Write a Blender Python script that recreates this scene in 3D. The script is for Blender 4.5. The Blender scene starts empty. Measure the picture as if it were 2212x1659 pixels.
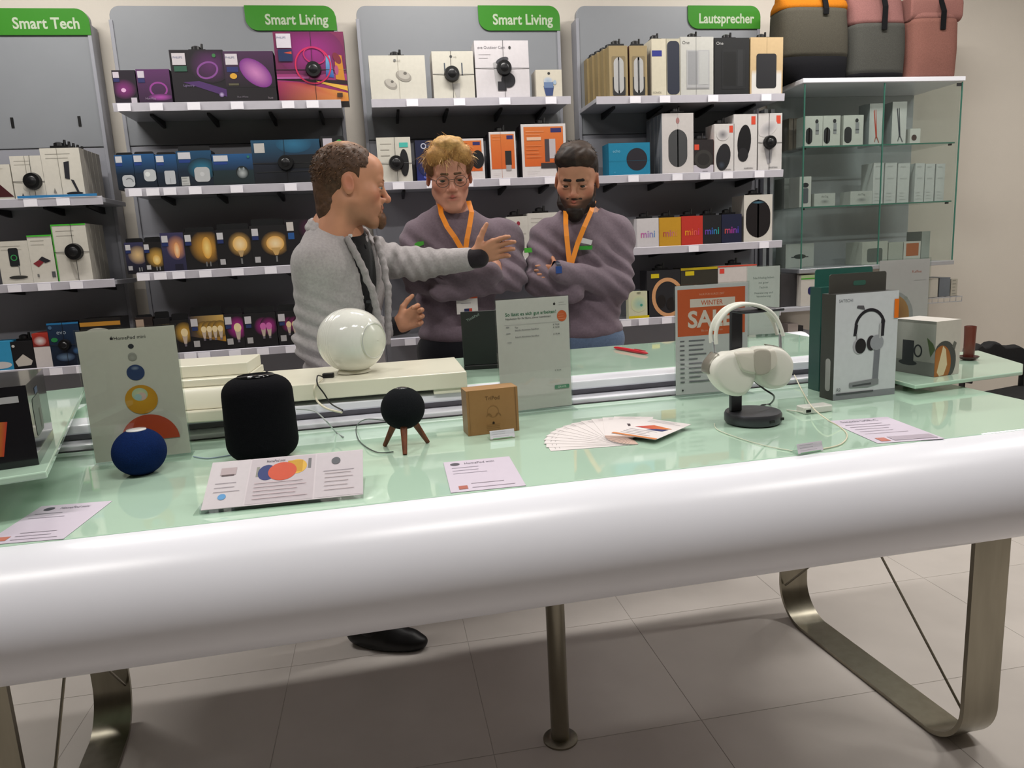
import bpy, math, random
import numpy as np
from mathutils import Vector, Matrix, Euler
random.seed(7)
S = bpy.context.scene
C = S.collection

# ---------------------------------------------------------------- camera
CAM = Vector((0.0, 0.0, 1.35))
FPX = 1580.0
def _cam_axes(yaw=9.7, pitch=10.5, roll=2.9):
    y, p, r = map(math.radians, (yaw, pitch, roll))
    fw = Vector((math.sin(y)*math.cos(p), math.cos(y)*math.cos(p), -math.sin(p)))
    r0 = Vector((math.cos(y), -math.sin(y), 0)); u0 = r0.cross(fw)
    return math.cos(r)*r0 - math.sin(r)*u0, math.sin(r)*r0 + math.cos(r)*u0, fw
RT, UP, FW = _cam_axes()
cd = bpy.data.cameras.new('camera'); cam = bpy.data.objects.new('camera', cd); C.objects.link(cam)
cam.matrix_world = Matrix(((RT.x, UP.x, -FW.x, CAM.x), (RT.y, UP.y, -FW.y, CAM.y), (RT.z, UP.z, -FW.z, CAM.z), (0, 0, 0, 1)))
cd.sensor_width = 36; cd.sensor_fit = 'HORIZONTAL'; cd.lens = 36*FPX/2212; cd.clip_start = 0.05
S.camera = cam
def ray(x, y): return RT*((x-1106)/FPX) + UP*(-(y-829.5)/FPX) + FW
def atY(x, y, Y):
    d = ray(x, y); return CAM + d*((Y-CAM.y)/d.y)
def atZ(x, y, Z):
    d = ray(x, y); return CAM + d*((Z-CAM.z)/d.z)

# ---------------------------------------------------------------- world, lights, exposure
w = bpy.data.worlds.new('world'); S.world = w; w.use_nodes = True
w.node_tree.nodes['Background'].inputs[0].default_value = (0.9, 0.95, 1.0, 1)
w.node_tree.nodes['Background'].inputs[1].default_value = 0.25
S.view_settings.view_transform = 'Standard'; S.view_settings.look = 'None'
S.view_settings.exposure = 0.55; S.view_settings.gamma = 1.0; S.view_settings.use_curve_mapping = False
CEIL = 3.05
LAMPS = [(-1.40, 3.05, 16.5, .9, .10), (0.35, 3.05, 16.5, .9, .10), (2.10, 3.05, 16.5, .9, .10),
         (-1.40, 0.70, 16, .9, .14), (0.35, 0.70, 16, .9, .14), (2.10, 0.70, 16, .9, .14), (3.7, 2.2, 21, .9, .14)]  # last entry is an extra lamp, placed to brighten the right wall
for lx, ly, pw, sx, sy in LAMPS:
    ld = bpy.data.lights.new('lamp_light', 'AREA'); ld.shape = 'RECTANGLE'; ld.size = sx; ld.size_y = sy
    ld.energy = pw; ld.color = (1.0, 0.965, 0.92)
    lo = bpy.data.objects.new('lamp_light', ld); lo.location = (lx, ly, CEIL-0.035); C.objects.link(lo)

# ---------------------------------------------------------------- helpers
def lin(c):
    if isinstance(c, str):
        c = c.lstrip('#'); c = ''.join(q*2 for q in c) if len(c) == 3 else c; c = [int(c[i:i+2], 16)/255 for i in (0, 2, 4)]
    return tuple((v/12.92 if v <= .04045 else ((v+.055)/1.055)**2.4) for v in c[:3])
MATS = {}
def mat(name, col='#808080', rough=.5, metal=0.0, noise=0.0, nscale=40, coat=0.0, spec=.5, attr=False, bump=0.0, bscale=200,
        trans=0.0, emis=0.0, sheen=0.0, ior=1.45, stretch=None, alpha=1.0, gain=1.0):
    if name in MATS: return MATS[name]
    m = bpy.data.materials.new(name); m.use_nodes = True; nt = m.node_tree; N = nt.nodes; L = nt.links
    b = N['Principled BSDF']
    b.inputs['Roughness'].default_value = rough; b.inputs['Metallic'].default_value = metal
    b.inputs['Coat Weight'].default_value = coat; b.inputs['Coat Roughness'].default_value = .04
    b.inputs['Specular IOR Level'].default_value = spec; b.inputs['IOR'].default_value = ior
    b.inputs['Transmission Weight'].default_value = trans; b.inputs['Sheen Weight'].default_value = sheen
    b.inputs['Alpha'].default_value = alpha
    lc = lin(col) + (1,)
    src = None
    tc = N.new('ShaderNodeTexCoord')
    mp = N.new('ShaderNodeMapping'); L.new(tc.outputs['Object'], mp.inputs[0])
    if stretch: mp.inputs['Scale'].default_value = stretch
    if attr:
        a = N.new('ShaderNodeAttribute'); a.attribute_name = 'Col'; src = a.outputs['Color']
    if noise:
        nz = N.new('ShaderNodeTexNoise'); nz.inputs['Scale'].default_value = nscale; nz.inputs['Detail'].default_value = 4
        L.new(mp.outputs[0], nz.inputs['Vector'])
        mr = N.new('ShaderNodeMapRange'); L.new(nz.outputs['Fac'], mr.inputs[0])
        mr.inputs['From Min'].default_value = .3; mr.inputs['From Max'].default_value = .7
        mr.inputs['To Min'].default_value = gain*(1-noise); mr.inputs['To Max'].default_value = gain*(1+noise)
        mx = N.new('ShaderNodeVectorMath'); mx.operation = 'SCALE'
        if src: L.new(src, mx.inputs[0])
        else: mx.inputs[0].default_value = lc[:3]
        L.new(mr.outputs[0], mx.inputs['Scale']); src = mx.outputs[0]
    if src: L.new(src, b.inputs['Base Color'])
    else: b.inputs['Base Color'].default_value = lc
    if emis:
        b.inputs['Emission Color'].default_value = lc; b.inputs['Emission Strength'].default_value = emis
    if bump:
        n2 = N.new('ShaderNodeTexNoise'); n2.inputs['Scale'].default_value = bscale; n2.inputs['Detail'].default_value = 2
        L.new(mp.outputs[0], n2.inputs['Vector'])
        bp = N.new('ShaderNodeBump'); bp.inputs['Strength'].default_value = bump; bp.inputs['Distance'].default_value = .002
        L.new(n2.outputs['Fac'], bp.inputs['Height']); L.new(bp.outputs[0], b.inputs['Normal'])
    MATS[name] = m; return m
M_CARD = mat('printed_card', attr=True, rough=.42, gain=.80, noise=.03, nscale=60)
M_PRINT = mat('print_ink', attr=True, rough=.4, gain=.84, noise=.02, nscale=90)
M_PLAS = mat('coloured_plastic', attr=True, rough=.35, noise=.02)
M_CLOTH = mat('cloth', attr=True, rough=.9, noise=.10, nscale=120, bump=.5, bscale=500, spec=.2, sheen=.15)
M_SKIN = mat('skin', attr=True, rough=.5, noise=.05, nscale=30, spec=.35)
M_HAIR = mat('hair', attr=True, rough=.55, noise=.22, nscale=160, spec=.3)
M_BLACK = mat('black_plastic', '#0b0b0d', rough=.45, noise=.1)
def thin_glass(name, tint, ior=1.45, rough=.02):
    m = bpy.data.materials.new(name); m.use_nodes = True; N = m.node_tree.nodes; L = m.node_tree.links; N.clear()
    o = N.new('ShaderNodeOutputMaterial'); mx = N.new('ShaderNodeMixShader'); t = N.new('ShaderNodeBsdfTransparent'); g_ = N.new('ShaderNodeBsdfGlossy'); f = N.new('ShaderNodeLayerWeight'); f.inputs[0].default_value = .5; pw_ = N.new('ShaderNodeMath'); pw_.operation = 'POWER'; pw_.inputs[1].default_value = 4.0; ma = N.new('ShaderNodeMath'); ma.operation = 'MULTIPLY_ADD'; ma.inputs[1].default_value = .6; ma.inputs[2].default_value = .035
    L.new(f.outputs['Facing'], pw_.inputs[0]); L.new(pw_.outputs[0], ma.inputs[0])
    tc = N.new('ShaderNodeTexCoord'); nz = N.new('ShaderNodeTexNoise'); nz.inputs['Scale'].default_value = 8; L.new(tc.outputs['Object'], nz.inputs['Vector'])
    mr = N.new('ShaderNodeMapRange'); mr.inputs['To Min'].default_value = rough; mr.inputs['To Max'].default_value = rough*1.6; L.new(nz.outputs['Fac'], mr.inputs[0]); L.new(mr.outputs[0], g_.inputs['Roughness'])
    t.inputs[0].default_value = lin(tint)+(1,); L.new(ma.outputs[0], mx.inputs[0]); L.new(t.outputs[0], mx.inputs[1]); L.new(g_.outputs[0], mx.inputs[2]); L.new(mx.outputs[0], o.inputs[0]); return m
M_GLASS = thin_glass('clear_acrylic', '#fafcfb', 1.35)

def tag(o, label=None, cat=None, group=None, kind=None):
    if label: o['label'] = label
    if cat: o['category'] = cat
    if group: o['group'] = group
    if kind: o['kind'] = kind
    return o
def empty(name, loc=(0, 0, 0), rz=0, label=None, cat=None, group=None, rot=None):
    o = bpy.data.objects.new(name, None); C.objects.link(o); o.location = loc
    o.rotation_euler = rot if rot else (0, 0, rz); o.empty_display_size = .05
    return tag(o, label, cat, group)

class B:
    """collects faces with per-vertex colour; build() links them as one mesh object"""
    def __init__(s): s.v = []; s.f = []; s.c = []
    def add(s, vs, fs, col):
        n = len(s.v); s.v += [tuple(v) for v in vs]; s.f += [tuple(i+n for i in f) for f in fs]
        if col and not isinstance(col[0], (tuple, list)): col = [col]*len(vs)
        s.c += [tuple(c[:3]) for c in col]; return s
    def box(s, x0, y0, z0, x1, y1, z1, col='#ffffff', cols=None):
        vs = [(x0, y0, z0), (x1, y0, z0), (x1, y1, z0), (x0, y1, z0), (x0, y0, z1), (x1, y0, z1), (x1, y1, z1), (x0, y1, z1)]
        fs = [(0, 1, 5, 4), (1, 2, 6, 5), (2, 3, 7, 6), (3, 0, 4, 7), (4, 5, 6, 7), (3, 2, 1, 0)]   # front right back left top bottom
        if cols is None: return s.add(vs, fs, lin(col))
        for f, c in zip(fs, cols): s.add([vs[i] for i in f], [(0, 1, 2, 3)], lin(c))
        return s
    def cyl(s, p0, p1, r0, r1=None, col='#ffffff', n=24, caps=True):
        r1 = r0 if r1 is None else r1; p0 = Vector(p0); p1 = Vector(p1); d = (p1-p0).normalized()
        a = d.orthogonal().normalized(); b = d.cross(a)
        vs = []
        for p, r in ((p0, r0), (p1, r1)):
            for i in range(n):
                t = 2*math.pi*i/n; vs.append(p + a*math.cos(t)*r + b*math.sin(t)*r)
        fs = [(i, (i+1) % n, n+(i+1) % n, n+i) for i in range(n)]
        if caps: fs += [tuple(range(n))[::-1], tuple(range(n, 2*n))]
        return s.add(vs, fs, lin(col))
    def lathe(s, prof, col='#ffffff', n=40, cx=0, cy=0, cols=None, sx=1, sy=1):
        vs = []; cc = []
        for k, (r, z) in enumerate(prof):
            for i in range(n):
                t = 2*math.pi*i/n; vs.append((cx+r*sx*math.cos(t), cy+r*sy*math.sin(t), z)); cc.append(lin(cols[k]) if cols else lin(col))
        fs = []
        for k in range(len(prof)-1):
            for i in range(n): fs.append((k*n+i, k*n+(i+1) % n, (k+1)*n+(i+1) % n, (k+1)*n+i))
        fs.append(tuple(range(n))[::-1]); fs.append(tuple(range((len(prof)-1)*n, len(prof)*n)))
        return s.add(vs, fs, cc)
    def tube(s, pts, r, col='#ffffff', n=8, rs=None):
        pts = [Vector(p) for p in pts]; vs = []; prev = None
        for k, p in enumerate(pts):
            d = (pts[min(k+1, len(pts)-1)] - pts[max(k-1, 0)]).normalized()
            if prev is None: a = d.orthogonal().normalized()
            else: a = (prev - d*prev.dot(d)).normalized()
            prev = a; b = d.cross(a); rr = rs[k] if rs else r
            for i in range(n):
                t = 2*math.pi*i/n; vs.append(p + a*math.cos(t)*rr + b*math.sin(t)*rr)
        fs = [(k*n+i, k*n+(i+1) % n, (k+1)*n+(i+1) % n, (k+1)*n+i) for k in range(len(pts)-1) for i in range(n)]
        fs += [tuple(range(n))[::-1], tuple(range((len(pts)-1)*n, len(pts)*n))]
        return s.add(vs, fs, lin(col))
    def prism(s, poly, axis, a0, a1, col='#ffffff'):
        """extrude 2-D polygon; axis 'y': poly=(x,z) between y=a0..a1; 'z': poly=(x,y); 'x': poly=(y,z)"""
        mk = {'y': lambda p, a: (p[0], a, p[1]), 'z': lambda p, a: (p[0], p[1], a), 'x': lambda p, a: (a, p[0], p[1])}[axis]
        n = len(poly); vs = [mk(p, a0) for p in poly] + [mk(p, a1) for p in poly]
        fs = [(i, (i+1) % n, n+(i+1) % n, n+i) for i in range(n)] + [tuple(range(n))[::-1], tuple(range(n, 2*n))]
        return s.add(vs, fs, lin(col))
    def sphere(s, c, r, col='#ffffff', n=20, m=12, sc=(1, 1, 1)):
        vs = []; 
        for j in range(m+1):
            ph = math.pi*j/m
            for i in range(n):
                t = 2*math.pi*i/n
                vs.append((c[0]+r*sc[0]*math.sin(ph)*math.cos(t), c[1]+r*sc[1]*math.sin(ph)*math.sin(t), c[2]+r*sc[2]*math.cos(ph)))
        fs = [(j*n+i, (j+1)*n+i, (j+1)*n+(i+1) % n, j*n+(i+1) % n) for j in range(m) for i in range(n)]
        return s.add(vs, fs, lin(col))
    def build(s, name, m, parent=None, smooth=False, bevel=0, seg=2, loc=None, kind=None, label=None, angle=None):
        me = bpy.data.meshes.new(name); me.from_pydata(s.v, [], s.f); me.update()
        ca = me.color_attributes.new('Col', 'FLOAT_COLOR', 'POINT')
        arr = np.ones((len(s.v), 4), np.float32); arr[:, :3] = np.array(s.c, np.float32).reshape(-1, 3)
        ca.data.foreach_set('color', arr.ravel())
        o = bpy.data.objects.new(name, me); C.objects.link(o)
        if m: me.materials.append(m)
        if smooth:
            me.polygons.foreach_set('use_smooth', [True]*len(me.polygons))
            if smooth != 'all':
                try: me.set_sharp_from_angle(angle=math.radians(angle or 40))
                except Exception: pass
        if bevel:
            md = o.modifiers.new('bevel', 'BEVEL'); md.width = bevel; md.segments = seg; md.limit_method = 'ANGLE'; md.angle_limit = .6
            md.harden_normals = False
        if parent: o.parent = parent
        if loc: o.location = loc
        if kind: o['kind'] = kind
        if label: o['label'] = label
        return o
def rrect(x0, y0, x1, y1, r, n=6, corners=(1, 1, 1, 1)):
    """rounded rectangle, corners: bl br tr tl"""
    out = []
    for k, (cx, cy, a0) in enumerate(((x0+r, y0+r, 180), (x1-r, y0+r, 270), (x1-r, y1-r, 0), (x0+r, y1-r, 90))):
        if corners[k]:
            for i in range(n+1):
                t = math.radians(a0+90*i/n); out.append((cx+r*math.cos(t), cy+r*math.sin(t)))
        else: out.append(((x0, y0), (x1, y0), (x1, y1), (x0, y1))[k])
    return out
_TXT = {}
def text_mesh(s, bold=0.0):
    if (s, bold) in _TXT: return _TXT[(s, bold)]
    cu = bpy.data.curves.new('lettering', 'FONT'); cu.body = s; cu.size = 1; cu.resolution_u = 3; cu.offset = bold
    o = bpy.data.objects.new('lettering', cu); C.objects.link(o)
    dg = bpy.context.evaluated_depsgraph_get(); me = bpy.data.meshes.new_from_object(o.evaluated_get(dg))
    vs = [tuple(v.co) for v in me.vertices]; fs = [tuple(p.vertices) for p in me.polygons]
    bpy.data.objects.remove(o); bpy.data.curves.remove(cu); bpy.data.meshes.remove(me)
    xs = [v[0] for v in vs] or [0]
    _TXT[(s, bold)] = (vs, fs, min(xs), max(xs)); return _TXT[(s, bold)]

class Art:
    """flat print on a face. place(u,v,k) -> 3-D point; u right 0..W, v up 0..H in metres, k = print layer"""
    def __init__(s, W, H, place):
        s.W, s.H, s.P, s.k, s.b = W, H, place, 1, B()
    def _pt(s, u, v): return s.P(u, v, s.k)
    def poly(s, pts, col, cols=None, clip=True):
        pts = [(min(max(u, 0), 1)*s.W, min(max(v, 0), 1)*s.H) for u, v in pts]
        s.b.add([s._pt(*p) for p in pts], [tuple(range(len(pts)))], [lin(c) for c in cols] if cols else lin(col)); s.k += 1
    def r(s, u0, v0, u1, v1, col, col2=None, colr=None):
        if colr: return s.poly([(u0, v0), (u1, v0), (u1, v1), (u0, v1)], col, [col, colr, colr, col])
        s.poly([(u0, v0), (u1, v0), (u1, v1), (u0, v1)], col, [col, col, col2, col2] if col2 else None)
    def rr(s, u0, v0, u1, v1, rad, col):
        W, H = s.W, s.H; p = rrect(u0*W, v0*H, u1*W, v1*H, rad*H)
        s.poly([(a/W, b/H) for a, b in p], col)
    def e(s, cu, cv, rx, ry=None, col='#fff', edge=None, rot=0, n=28, a0=0, a1=360):
        """ellipse, radii as fraction of face height; edge = rim colour of a radial blend"""
        ry = rx if ry is None else ry; c = (cu*s.W, cv*s.H); vs = [c]; cs = [lin(col)]; rt = math.radians(rot)
        m = n if a1-a0 >= 360 else n+1
        rings = (0.5, 1.0) if edge else (1.0,)
        lc, le = lin(col), lin(edge or col)
        for q in rings:
            for i in range(m):
                t = math.radians(a0+(a1-a0)*i/n); x = rx*s.H*q*math.cos(t); y = ry*s.H*q*math.sin(t)
                u = c[0]+x*math.cos(rt)-y*math.sin(rt); v = c[1]+x*math.sin(rt)+y*math.cos(rt)
                vs.append((min(max(u, 0), s.W), min(max(v, 0), s.H)))
                w_ = 0.45 if (edge and q < 1) else 1.0
                cs.append(tuple(a+(b-a)*(w_ if edge else 0) for a, b in zip(lc, le)))
        last = m if m == n else m-1
        fs = [(0, 1+i, 1+(i+1) % m) for i in range(last)]
        if edge: fs += [(1+i, 1+m+i, 1+m+(i+1) % m, 1+(i+1) % m) for i in range(last)]
        s.b.add([s._pt(*p) for p in vs], fs, cs); s.k += 1
    def ring(s, cu, cv, rx, ry, wd, col, rot=0, a0=0, a1=360, n=36):
        c = (cu*s.W, cv*s.H); vs = []; rt = math.radians(rot)
        for i in range(n+1):
            t = math.radians(a0+(a1-a0)*i/n)
            for q in (0, 1):
                x = (rx-q*wd)*s.H*math.cos(t); y = (ry-q*wd)*s.H*math.sin(t)
                u = c[0]+x*math.cos(rt)-y*math.sin(rt); v = c[1]+x*math.sin(rt)+y*math.cos(rt)
                vs.append((min(max(u, 0), s.W), min(max(v, 0), s.H)))
        s.b.add([s._pt(*p) for p in vs], [(2*i, 2*i+2, 2*i+3, 2*i+1) for i in range(n)], lin(col)); s.k += 1
    def t(s, u, v, h, txt, col='#222222', align='l', bold=0.0, sx=1.0, cols=None, maxw=None):
        vs, fs, x0, x1 = text_mesh(txt, bold); h = h*s.H/0.72
        wd = (x1-x0)*h*sx
        if maxw and wd > maxw*s.W: sx *= maxw*s.W/wd; wd = maxw*s.W
        off = {'l': 0, 'c': -wd/2, 'r': -wd}[align]
        P = [(u*s.W + off + (p[0]-x0)*h*sx, v*s.H + p[1]*h) for p in vs]
        if cols:
            cl = [lin(c) for c in cols]; cc = []
            for p in vs:
                q = (p[0]-x0)/max(x1-x0, 1e-6)*(len(cl)-1); i = min(int(q), len(cl)-2); f = q-i
                cc.append(tuple(a+(b_-a)*f for a, b_ in zip(cl[i], cl[i+1])))
        else: cc = lin(col)
        s.b.add([s._pt(*p) for p in P], fs, cc); s.k += 1
    def lines(s, u0, u1, v0, v1, n, col, th=.2, rag=.3, seed=1):
        rn = random.Random(seed)
        for i in range(n):
            v = v0+(v1-v0)*i/max(n-1, 1); h = abs(v1-v0)/max(n, 1)*th
            s.r(u0, v, u1-(u1-u0)*rag*rn.random(), v+h, col)
        
    def done(s, parent, name='front_print', m=None):
        return s.b.build(name, m or M_PRINT, parent) if s.b.v else None
def face_art(W, H, x0, y, z0, step=.00025):
    """art on a face turned to -Y"""
    return Art(W, H, lambda u, v, k: (x0+u, y-.0003-step*k, z0+v))
def top_art(W, H, z=0.0, step=.00006):
    return Art(W, H, lambda u, v, k: (u-W/2, v-H/2, z+.0002+step*k))
# ================================================================ the room
WALLY = 3.90
M_WALL = mat('wall_paint', '#c9c2b8', rough=.8, noise=.02, nscale=3, bump=.25, bscale=300)
M_PANEL = mat('panel_laminate', '#808388', rough=.38, noise=.02, nscale=8)
M_PANELD = mat('panel_laminate_lower', '#8f9098', rough=.4, noise=.02, nscale=8)
M_ALU = mat('aluminium', '#b9bcc2', rough=.35, metal=.7, noise=.03)
M_STEEL = mat('brushed_steel', '#8f8a7c', rough=.3, metal=1.0, noise=.10, nscale=30, stretch=(1, 1, .15))
M_WHITEP = mat('white_lacquer', '#e2e3eb', rough=.30, noise=.012, nscale=5, spec=.5)
M_TILE = mat('floor_tile', '#cdc6c0', rough=.35, noise=.035, nscale=6)
M_GROUT = mat('tile_grout', '#b9b2ac', rough=.9, noise=.05)
M_CEIL = mat('ceiling_paint', '#96928b', rough=.9, noise=.02)
X0, X1, Y0 = -4.2, 5.2, -4.0
def slab(name, a, b_, m, kind='structure', parent=None):
    o = B().box(*a, *b_, '#ffffff').build(name, m, parent)
    if kind and not parent: o['kind'] = kind
    return o
slab('wall_back', (X0, WALLY, 0), (X1, WALLY+.15, CEIL+.05), M_WALL)
M_WALL2 = mat('wall_paint_grey', '#8f8a84', rough=.85, noise=.03, nscale=3)
slab('wall_left', (X0-.15, Y0, 0), (X0, WALLY+.15, CEIL+.05), M_WALL2)
slab('wall_right', (X1, Y0, 0), (X1+.15, WALLY+.15, CEIL+.05), M_WALL)
slab('wall_front', (X0, Y0-.15, 0), (X1, Y0, CEIL+.05), M_WALL2)
slab('ceiling', (X0, Y0, CEIL), (X1, WALLY, CEIL+.12), M_CEIL)
fl = slab('floor', (X0, Y0, -.1), (X1, WALLY, -.0012), M_GROUT)
T = .60; ty0 = atZ(1776, 1279, 0).y; tx0 = .20
tb = B(); g = .0008
tb.box(g, g, -.0012, T-g, T-g, 0, '#ffffff'); t0 = tb.build('tile', M_TILE, fl, bevel=.0012, seg=1)
first = True
i0 = math.ceil((X0-tx0)/T); j0 = math.ceil((Y0-ty0)/T)
for i in range(i0, int((X1-tx0)/T)):
    for j in range(j0, int((WALLY-ty0)/T)):
        o = t0 if first else t0.copy()
        if not first: C.objects.link(o)
        first = False; o.location = (tx0+i*T, ty0+j*T, 0)
slab('baseboard_back', (X0, WALLY-.012, 0), (X1, WALLY, .07), M_ALU)
# ceiling lights; the last panel is an addition that lifts the right-hand wall
M_DIFF = mat('lit_diffuser', '#fff4e4', rough=.6, emis=3.0)
for n, (lx, ly, pw, sx, sy) in enumerate(LAMPS):
    f = B(); hx, hy = sx/2+.02, sy/2+.02
    for a in ((-hx, -hy, hx, -hy+.02), (-hx, hy-.02, hx, hy), (-hx, -hy+.02, -hx+.02, hy-.02), (hx-.02, -hy+.02, hx, hy-.02)):
        f.box(a[0], a[1], -.03, a[2], a[3], 0, '#e8e8e8')
    t = empty('ceiling_light', (lx, ly, CEIL), 0, 'rectangular ceiling light panel set flush in the shop ceiling', 'light', 'ceiling light panels')
    f.build('frame', M_WHITEP, t)
    B().box(-hx+.02, -hy+.02, -.02, hx-.02, hy-.02, -.012, '#ffffff').build('diffuser', M_DIFF, t)

# ================================================================ wall display panels, shelves
PY = 3.80          # front of the wall panels
SY = 3.50          # front of the shelves
GREEN = '#3b7d2b'
ztop = 2.52
panels = []
def panel(name_label, pxl, pxr, ytop, header, side, hpx, slots=(), low=.35):
    xl = atY(pxl, ytop, PY).x if pxl is not None else -1.95
    xr = atY(pxr, ytop, PY).x; zt = atY(pxr-60, ytop, PY).z
    t = empty('wall_display_bay', ((xl+xr)/2, PY, 0), 0, name_label, 'display panel', 'grey wall display panels')
    W = xr-xl; zs = 1.905
    bp = B(); bp.prism(rrect(-W/2, zs, W/2, zt, .045, 8, (0, 0, 1, 1)), 'y', 0, .035); bp.build('upper_board', M_PANEL, t, bevel=.003)
    bp = B(); bp.box(-W/2, .004, low, W/2, .035, zs-.002); bp.build('lower_board', M_PANELD, t, bevel=.002)
    st = B()
    for sx in (-W/2-.004, W/2-.012): st.box(sx, -.006, low, sx+.016, .09, zt-.06)
    st.build('side_rail', M_PANELD, t, bevel=.002)
    hx0 = atY(hpx[0], hpx[1], PY).x-(xl+xr)/2; hx1 = W/2+.004; hz0 = atY((hpx[0]+hpx[2])/2, hpx[3], PY).z
    h = B(); h.prism(rrect(hx0, hz0, hx1, zt+.002, .055, 8, (1 if side else 0, 0, 1, 0)), 'y', -.008, .0, GREEN)
    ho = h.build('header_sign', mat('sign_acrylic', attr=True, rough=.2, noise=.01), t, bevel=.001)
    a = face_art(hx1-hx0, zt-hz0, hx0, -.008, hz0)
    a.t(.91 if side else .90, .25, .43, header, '#b4c0a8', 'r', bold=.024, sx=.9, maxw=.76)
    a.done(ho, 'lettering')
    if slots:
        for x, y in slots:
            sb = B()
            p = atY(x, y, PY); sb.box(p.x-(xl+xr)/2-.006, -.003, p.z-.022, p.x-(xl+xr)/2+.006, .001, p.z+.022, '#1c1c1c')
            sb.build('bracket_slot', M_BLACK, t)
    return xl, xr
P1 = panel('grey wall display panel headed Smart Tech at the left edge', None, 188, 20, 'Smart Tech', 0, (-30, 45, 187, 77), ((27, 265), (172, 262)))
P2 = panel('grey wall display panel headed Smart Living, behind the purple boxes', 233, 722, 14, 'Smart Living', 1, (530, 40, 720, 67))
P3 = panel('grey wall display panel headed Smart Living, behind the camera boxes', 768, 1206, 14, 'Smart Living', 1, (1033, 40, 1202, 67))
P4 = panel('grey wall display panel headed Lautsprecher, behind the speaker boxes', 1244, 1640, 14, 'Lautsprecher', 1, (1485, 40, 1637, 63))
M_RAIL = mat('rail_plastic', '#cbc8d2', rough=.4, noise=.02)
M_SHELF = mat('shelf_metal', '#a9a9b0', rough=.4, metal=.15, noise=.02)
M_BRK = mat('bracket_metal', '#2b2b2d', rough=.45, metal=.4, noise=.05)
M_TAG = mat('price_tag', '#f1eef6', rough=.45, noise=.02)
tagbit = B(); tagbit.box(-.026, -.0025, -.017, .026, 0, .013, '#f4f1f8')
tagmesh = None
def shelf(label, x0, x1, pxref, tags=(), rails=(), zfix=None, group='price-tagged wall shelves'):
    """x0/x1 world; pxref = (px,py) of a point of the top front edge"""
    global tagmesh
    z = zfix if zfix else atY(pxref[0], pxref[1], SY).z
    t = empty('wall_shelf', ((x0+x1)/2, SY, z), 0, label, 'shelf', group); W = x1-x0
    B().box(-W/2, 0, -.02, W/2, PY-SY-.001, 0).build('board', M_SHELF, t, bevel=.002)
    r = B(); r.prism([(0, -.030), (-.006, -.030), (-.010, .004), (0, .006)], 'x', -W/2, W/2); r.build('price_rail', M_RAIL, t)
    for rx in rails:
        b = B(); b.prism([(.10, -.021), (PY-SY-.002, -.021), (PY-SY-.002, -.052), (PY-SY-.03, -.050), (.10, -.032)], 'x', rx-(x0+x1)/2-.006, rx-(x0+x1)/2+.006)
        b.build('bracket', M_BRK, t)
    for tx in tags:
        p = atY(tx, pxref[1], SY-.01)
        if tagmesh is None:
            o = tagbit.build('price_tag', M_TAG, t); tagmesh = o.data
            a = face_art(.052, .030, -.026, -.0025, -.017); a.lines(.1, .9, .3, .75, 3, '#9a9aa6'); a.r(0, 0, 1, .1, '#8fd07a'); pr = a.b
            me = o.data
        else:
            o = bpy.data.objects.new('price_tag', tagmesh); C.objects.link(o); o.parent = t
        o.location = (p.x-(x0+x1)/2, -.011, -.012)
    return z
def span(P, dl=.0, dr=.0): return P[0]+dl, P[1]+dr
Z = {}
def rl(x0, x1): return [x0+.12, x0+(x1-x0)*.38, x0+(x1-x0)*.66, x1-.1]
a, b_ = P1[0], atY(222, 432, SY).x
Z['1a'] = shelf('wall shelf of white phone stand boxes under the Smart Tech sign', a, b_, (110, 430), (65, 136), rl(a, b_))
Z['1b'] = shelf('second wall shelf down under the Smart Tech sign, with green-edged boxes', a, b_, (110, 612), (30, 95, 165), rl(a, b_))
Z['1c'] = shelf('lowest wall shelf at the left edge, with the dark blue box', a, b_, (160, 792), (120, 178), rl(a, b_))
b = B(); b.box(atY(40, 425, SY).x, SY-.012, Z['1a']+.006, atY(212, 425, SY).x, SY-.0105, Z['1a']+.016, '#3a86c0'); o = b.build('shelf_strip', M_PRINT); tag(o, 'narrow blue paper strip along the edge of the top left wall shelf', 'strip')
a, b_ = atY(245, 228, SY).x, atY(737, 226, SY).x
Z['2a'] = shelf('top wall shelf of purple boxes', a, b_, (490, 222), (267, 337, 418, 512, 622, 675), rl(a, b_))
Z['2b'] = shelf('wall shelf of blue boxes behind the man in the grey cardigan', a, b_, (480, 403), (291, 329, 366, 421, 511, 628), rl(a, b_))
Z['2c'] = shelf('wall shelf of dark light bulb boxes glowing yellow', a, b_, (455, 584), (308, 345, 385, 443, 513, 585), rl(a, b_))
Z['2d'] = shelf('lowest wall shelf with magenta bulb boxes', a, b_, (510, 756), (410, 440, 507, 568, 630), rl(a, b_))
a, b_ = atY(802, 219, SY).x, atY(1232, 216, SY).x
Z['3a'] = shelf('top wall shelf of white camera boxes', a, b_, (1010, 214), (890, 992, 1090, 1190), rl(a, b_))
Z['3b'] = shelf('wall shelf of orange boxes behind the blond man', a, b_, (1010, 390), (860, 933, 1010, 1090, 1188), rl(a, b_))
Z['3c'] = shelf('wall shelf of white boxes glimpsed between the two men in sweatshirts', a, b_, (1130, 562), (), rl(a, b_))
Z['3d'] = shelf('low wall shelf behind the blond man with empty tags', a, b_, (870, 733), (886,), rl(a, b_))
a, b_ = atY(1288, 210, SY).x, atY(1693, 205, SY).x
Z['4a'] = shelf('top wall shelf of speaker boxes', a, b_, (1480, 208), (1372, 1436, 1540, 1655), rl(a, b_))
Z['4b'] = shelf('wall shelf with the bright blue box', a, b_, (1480, 376), (1368, 1463, 1523, 1572, 1640), rl(a, b_))
Z['4c'] = shelf('wall shelf of small coloured boxes lettered mini', a, b_, (1520, 530), (1498, 1650), rl(a, b_))
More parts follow.
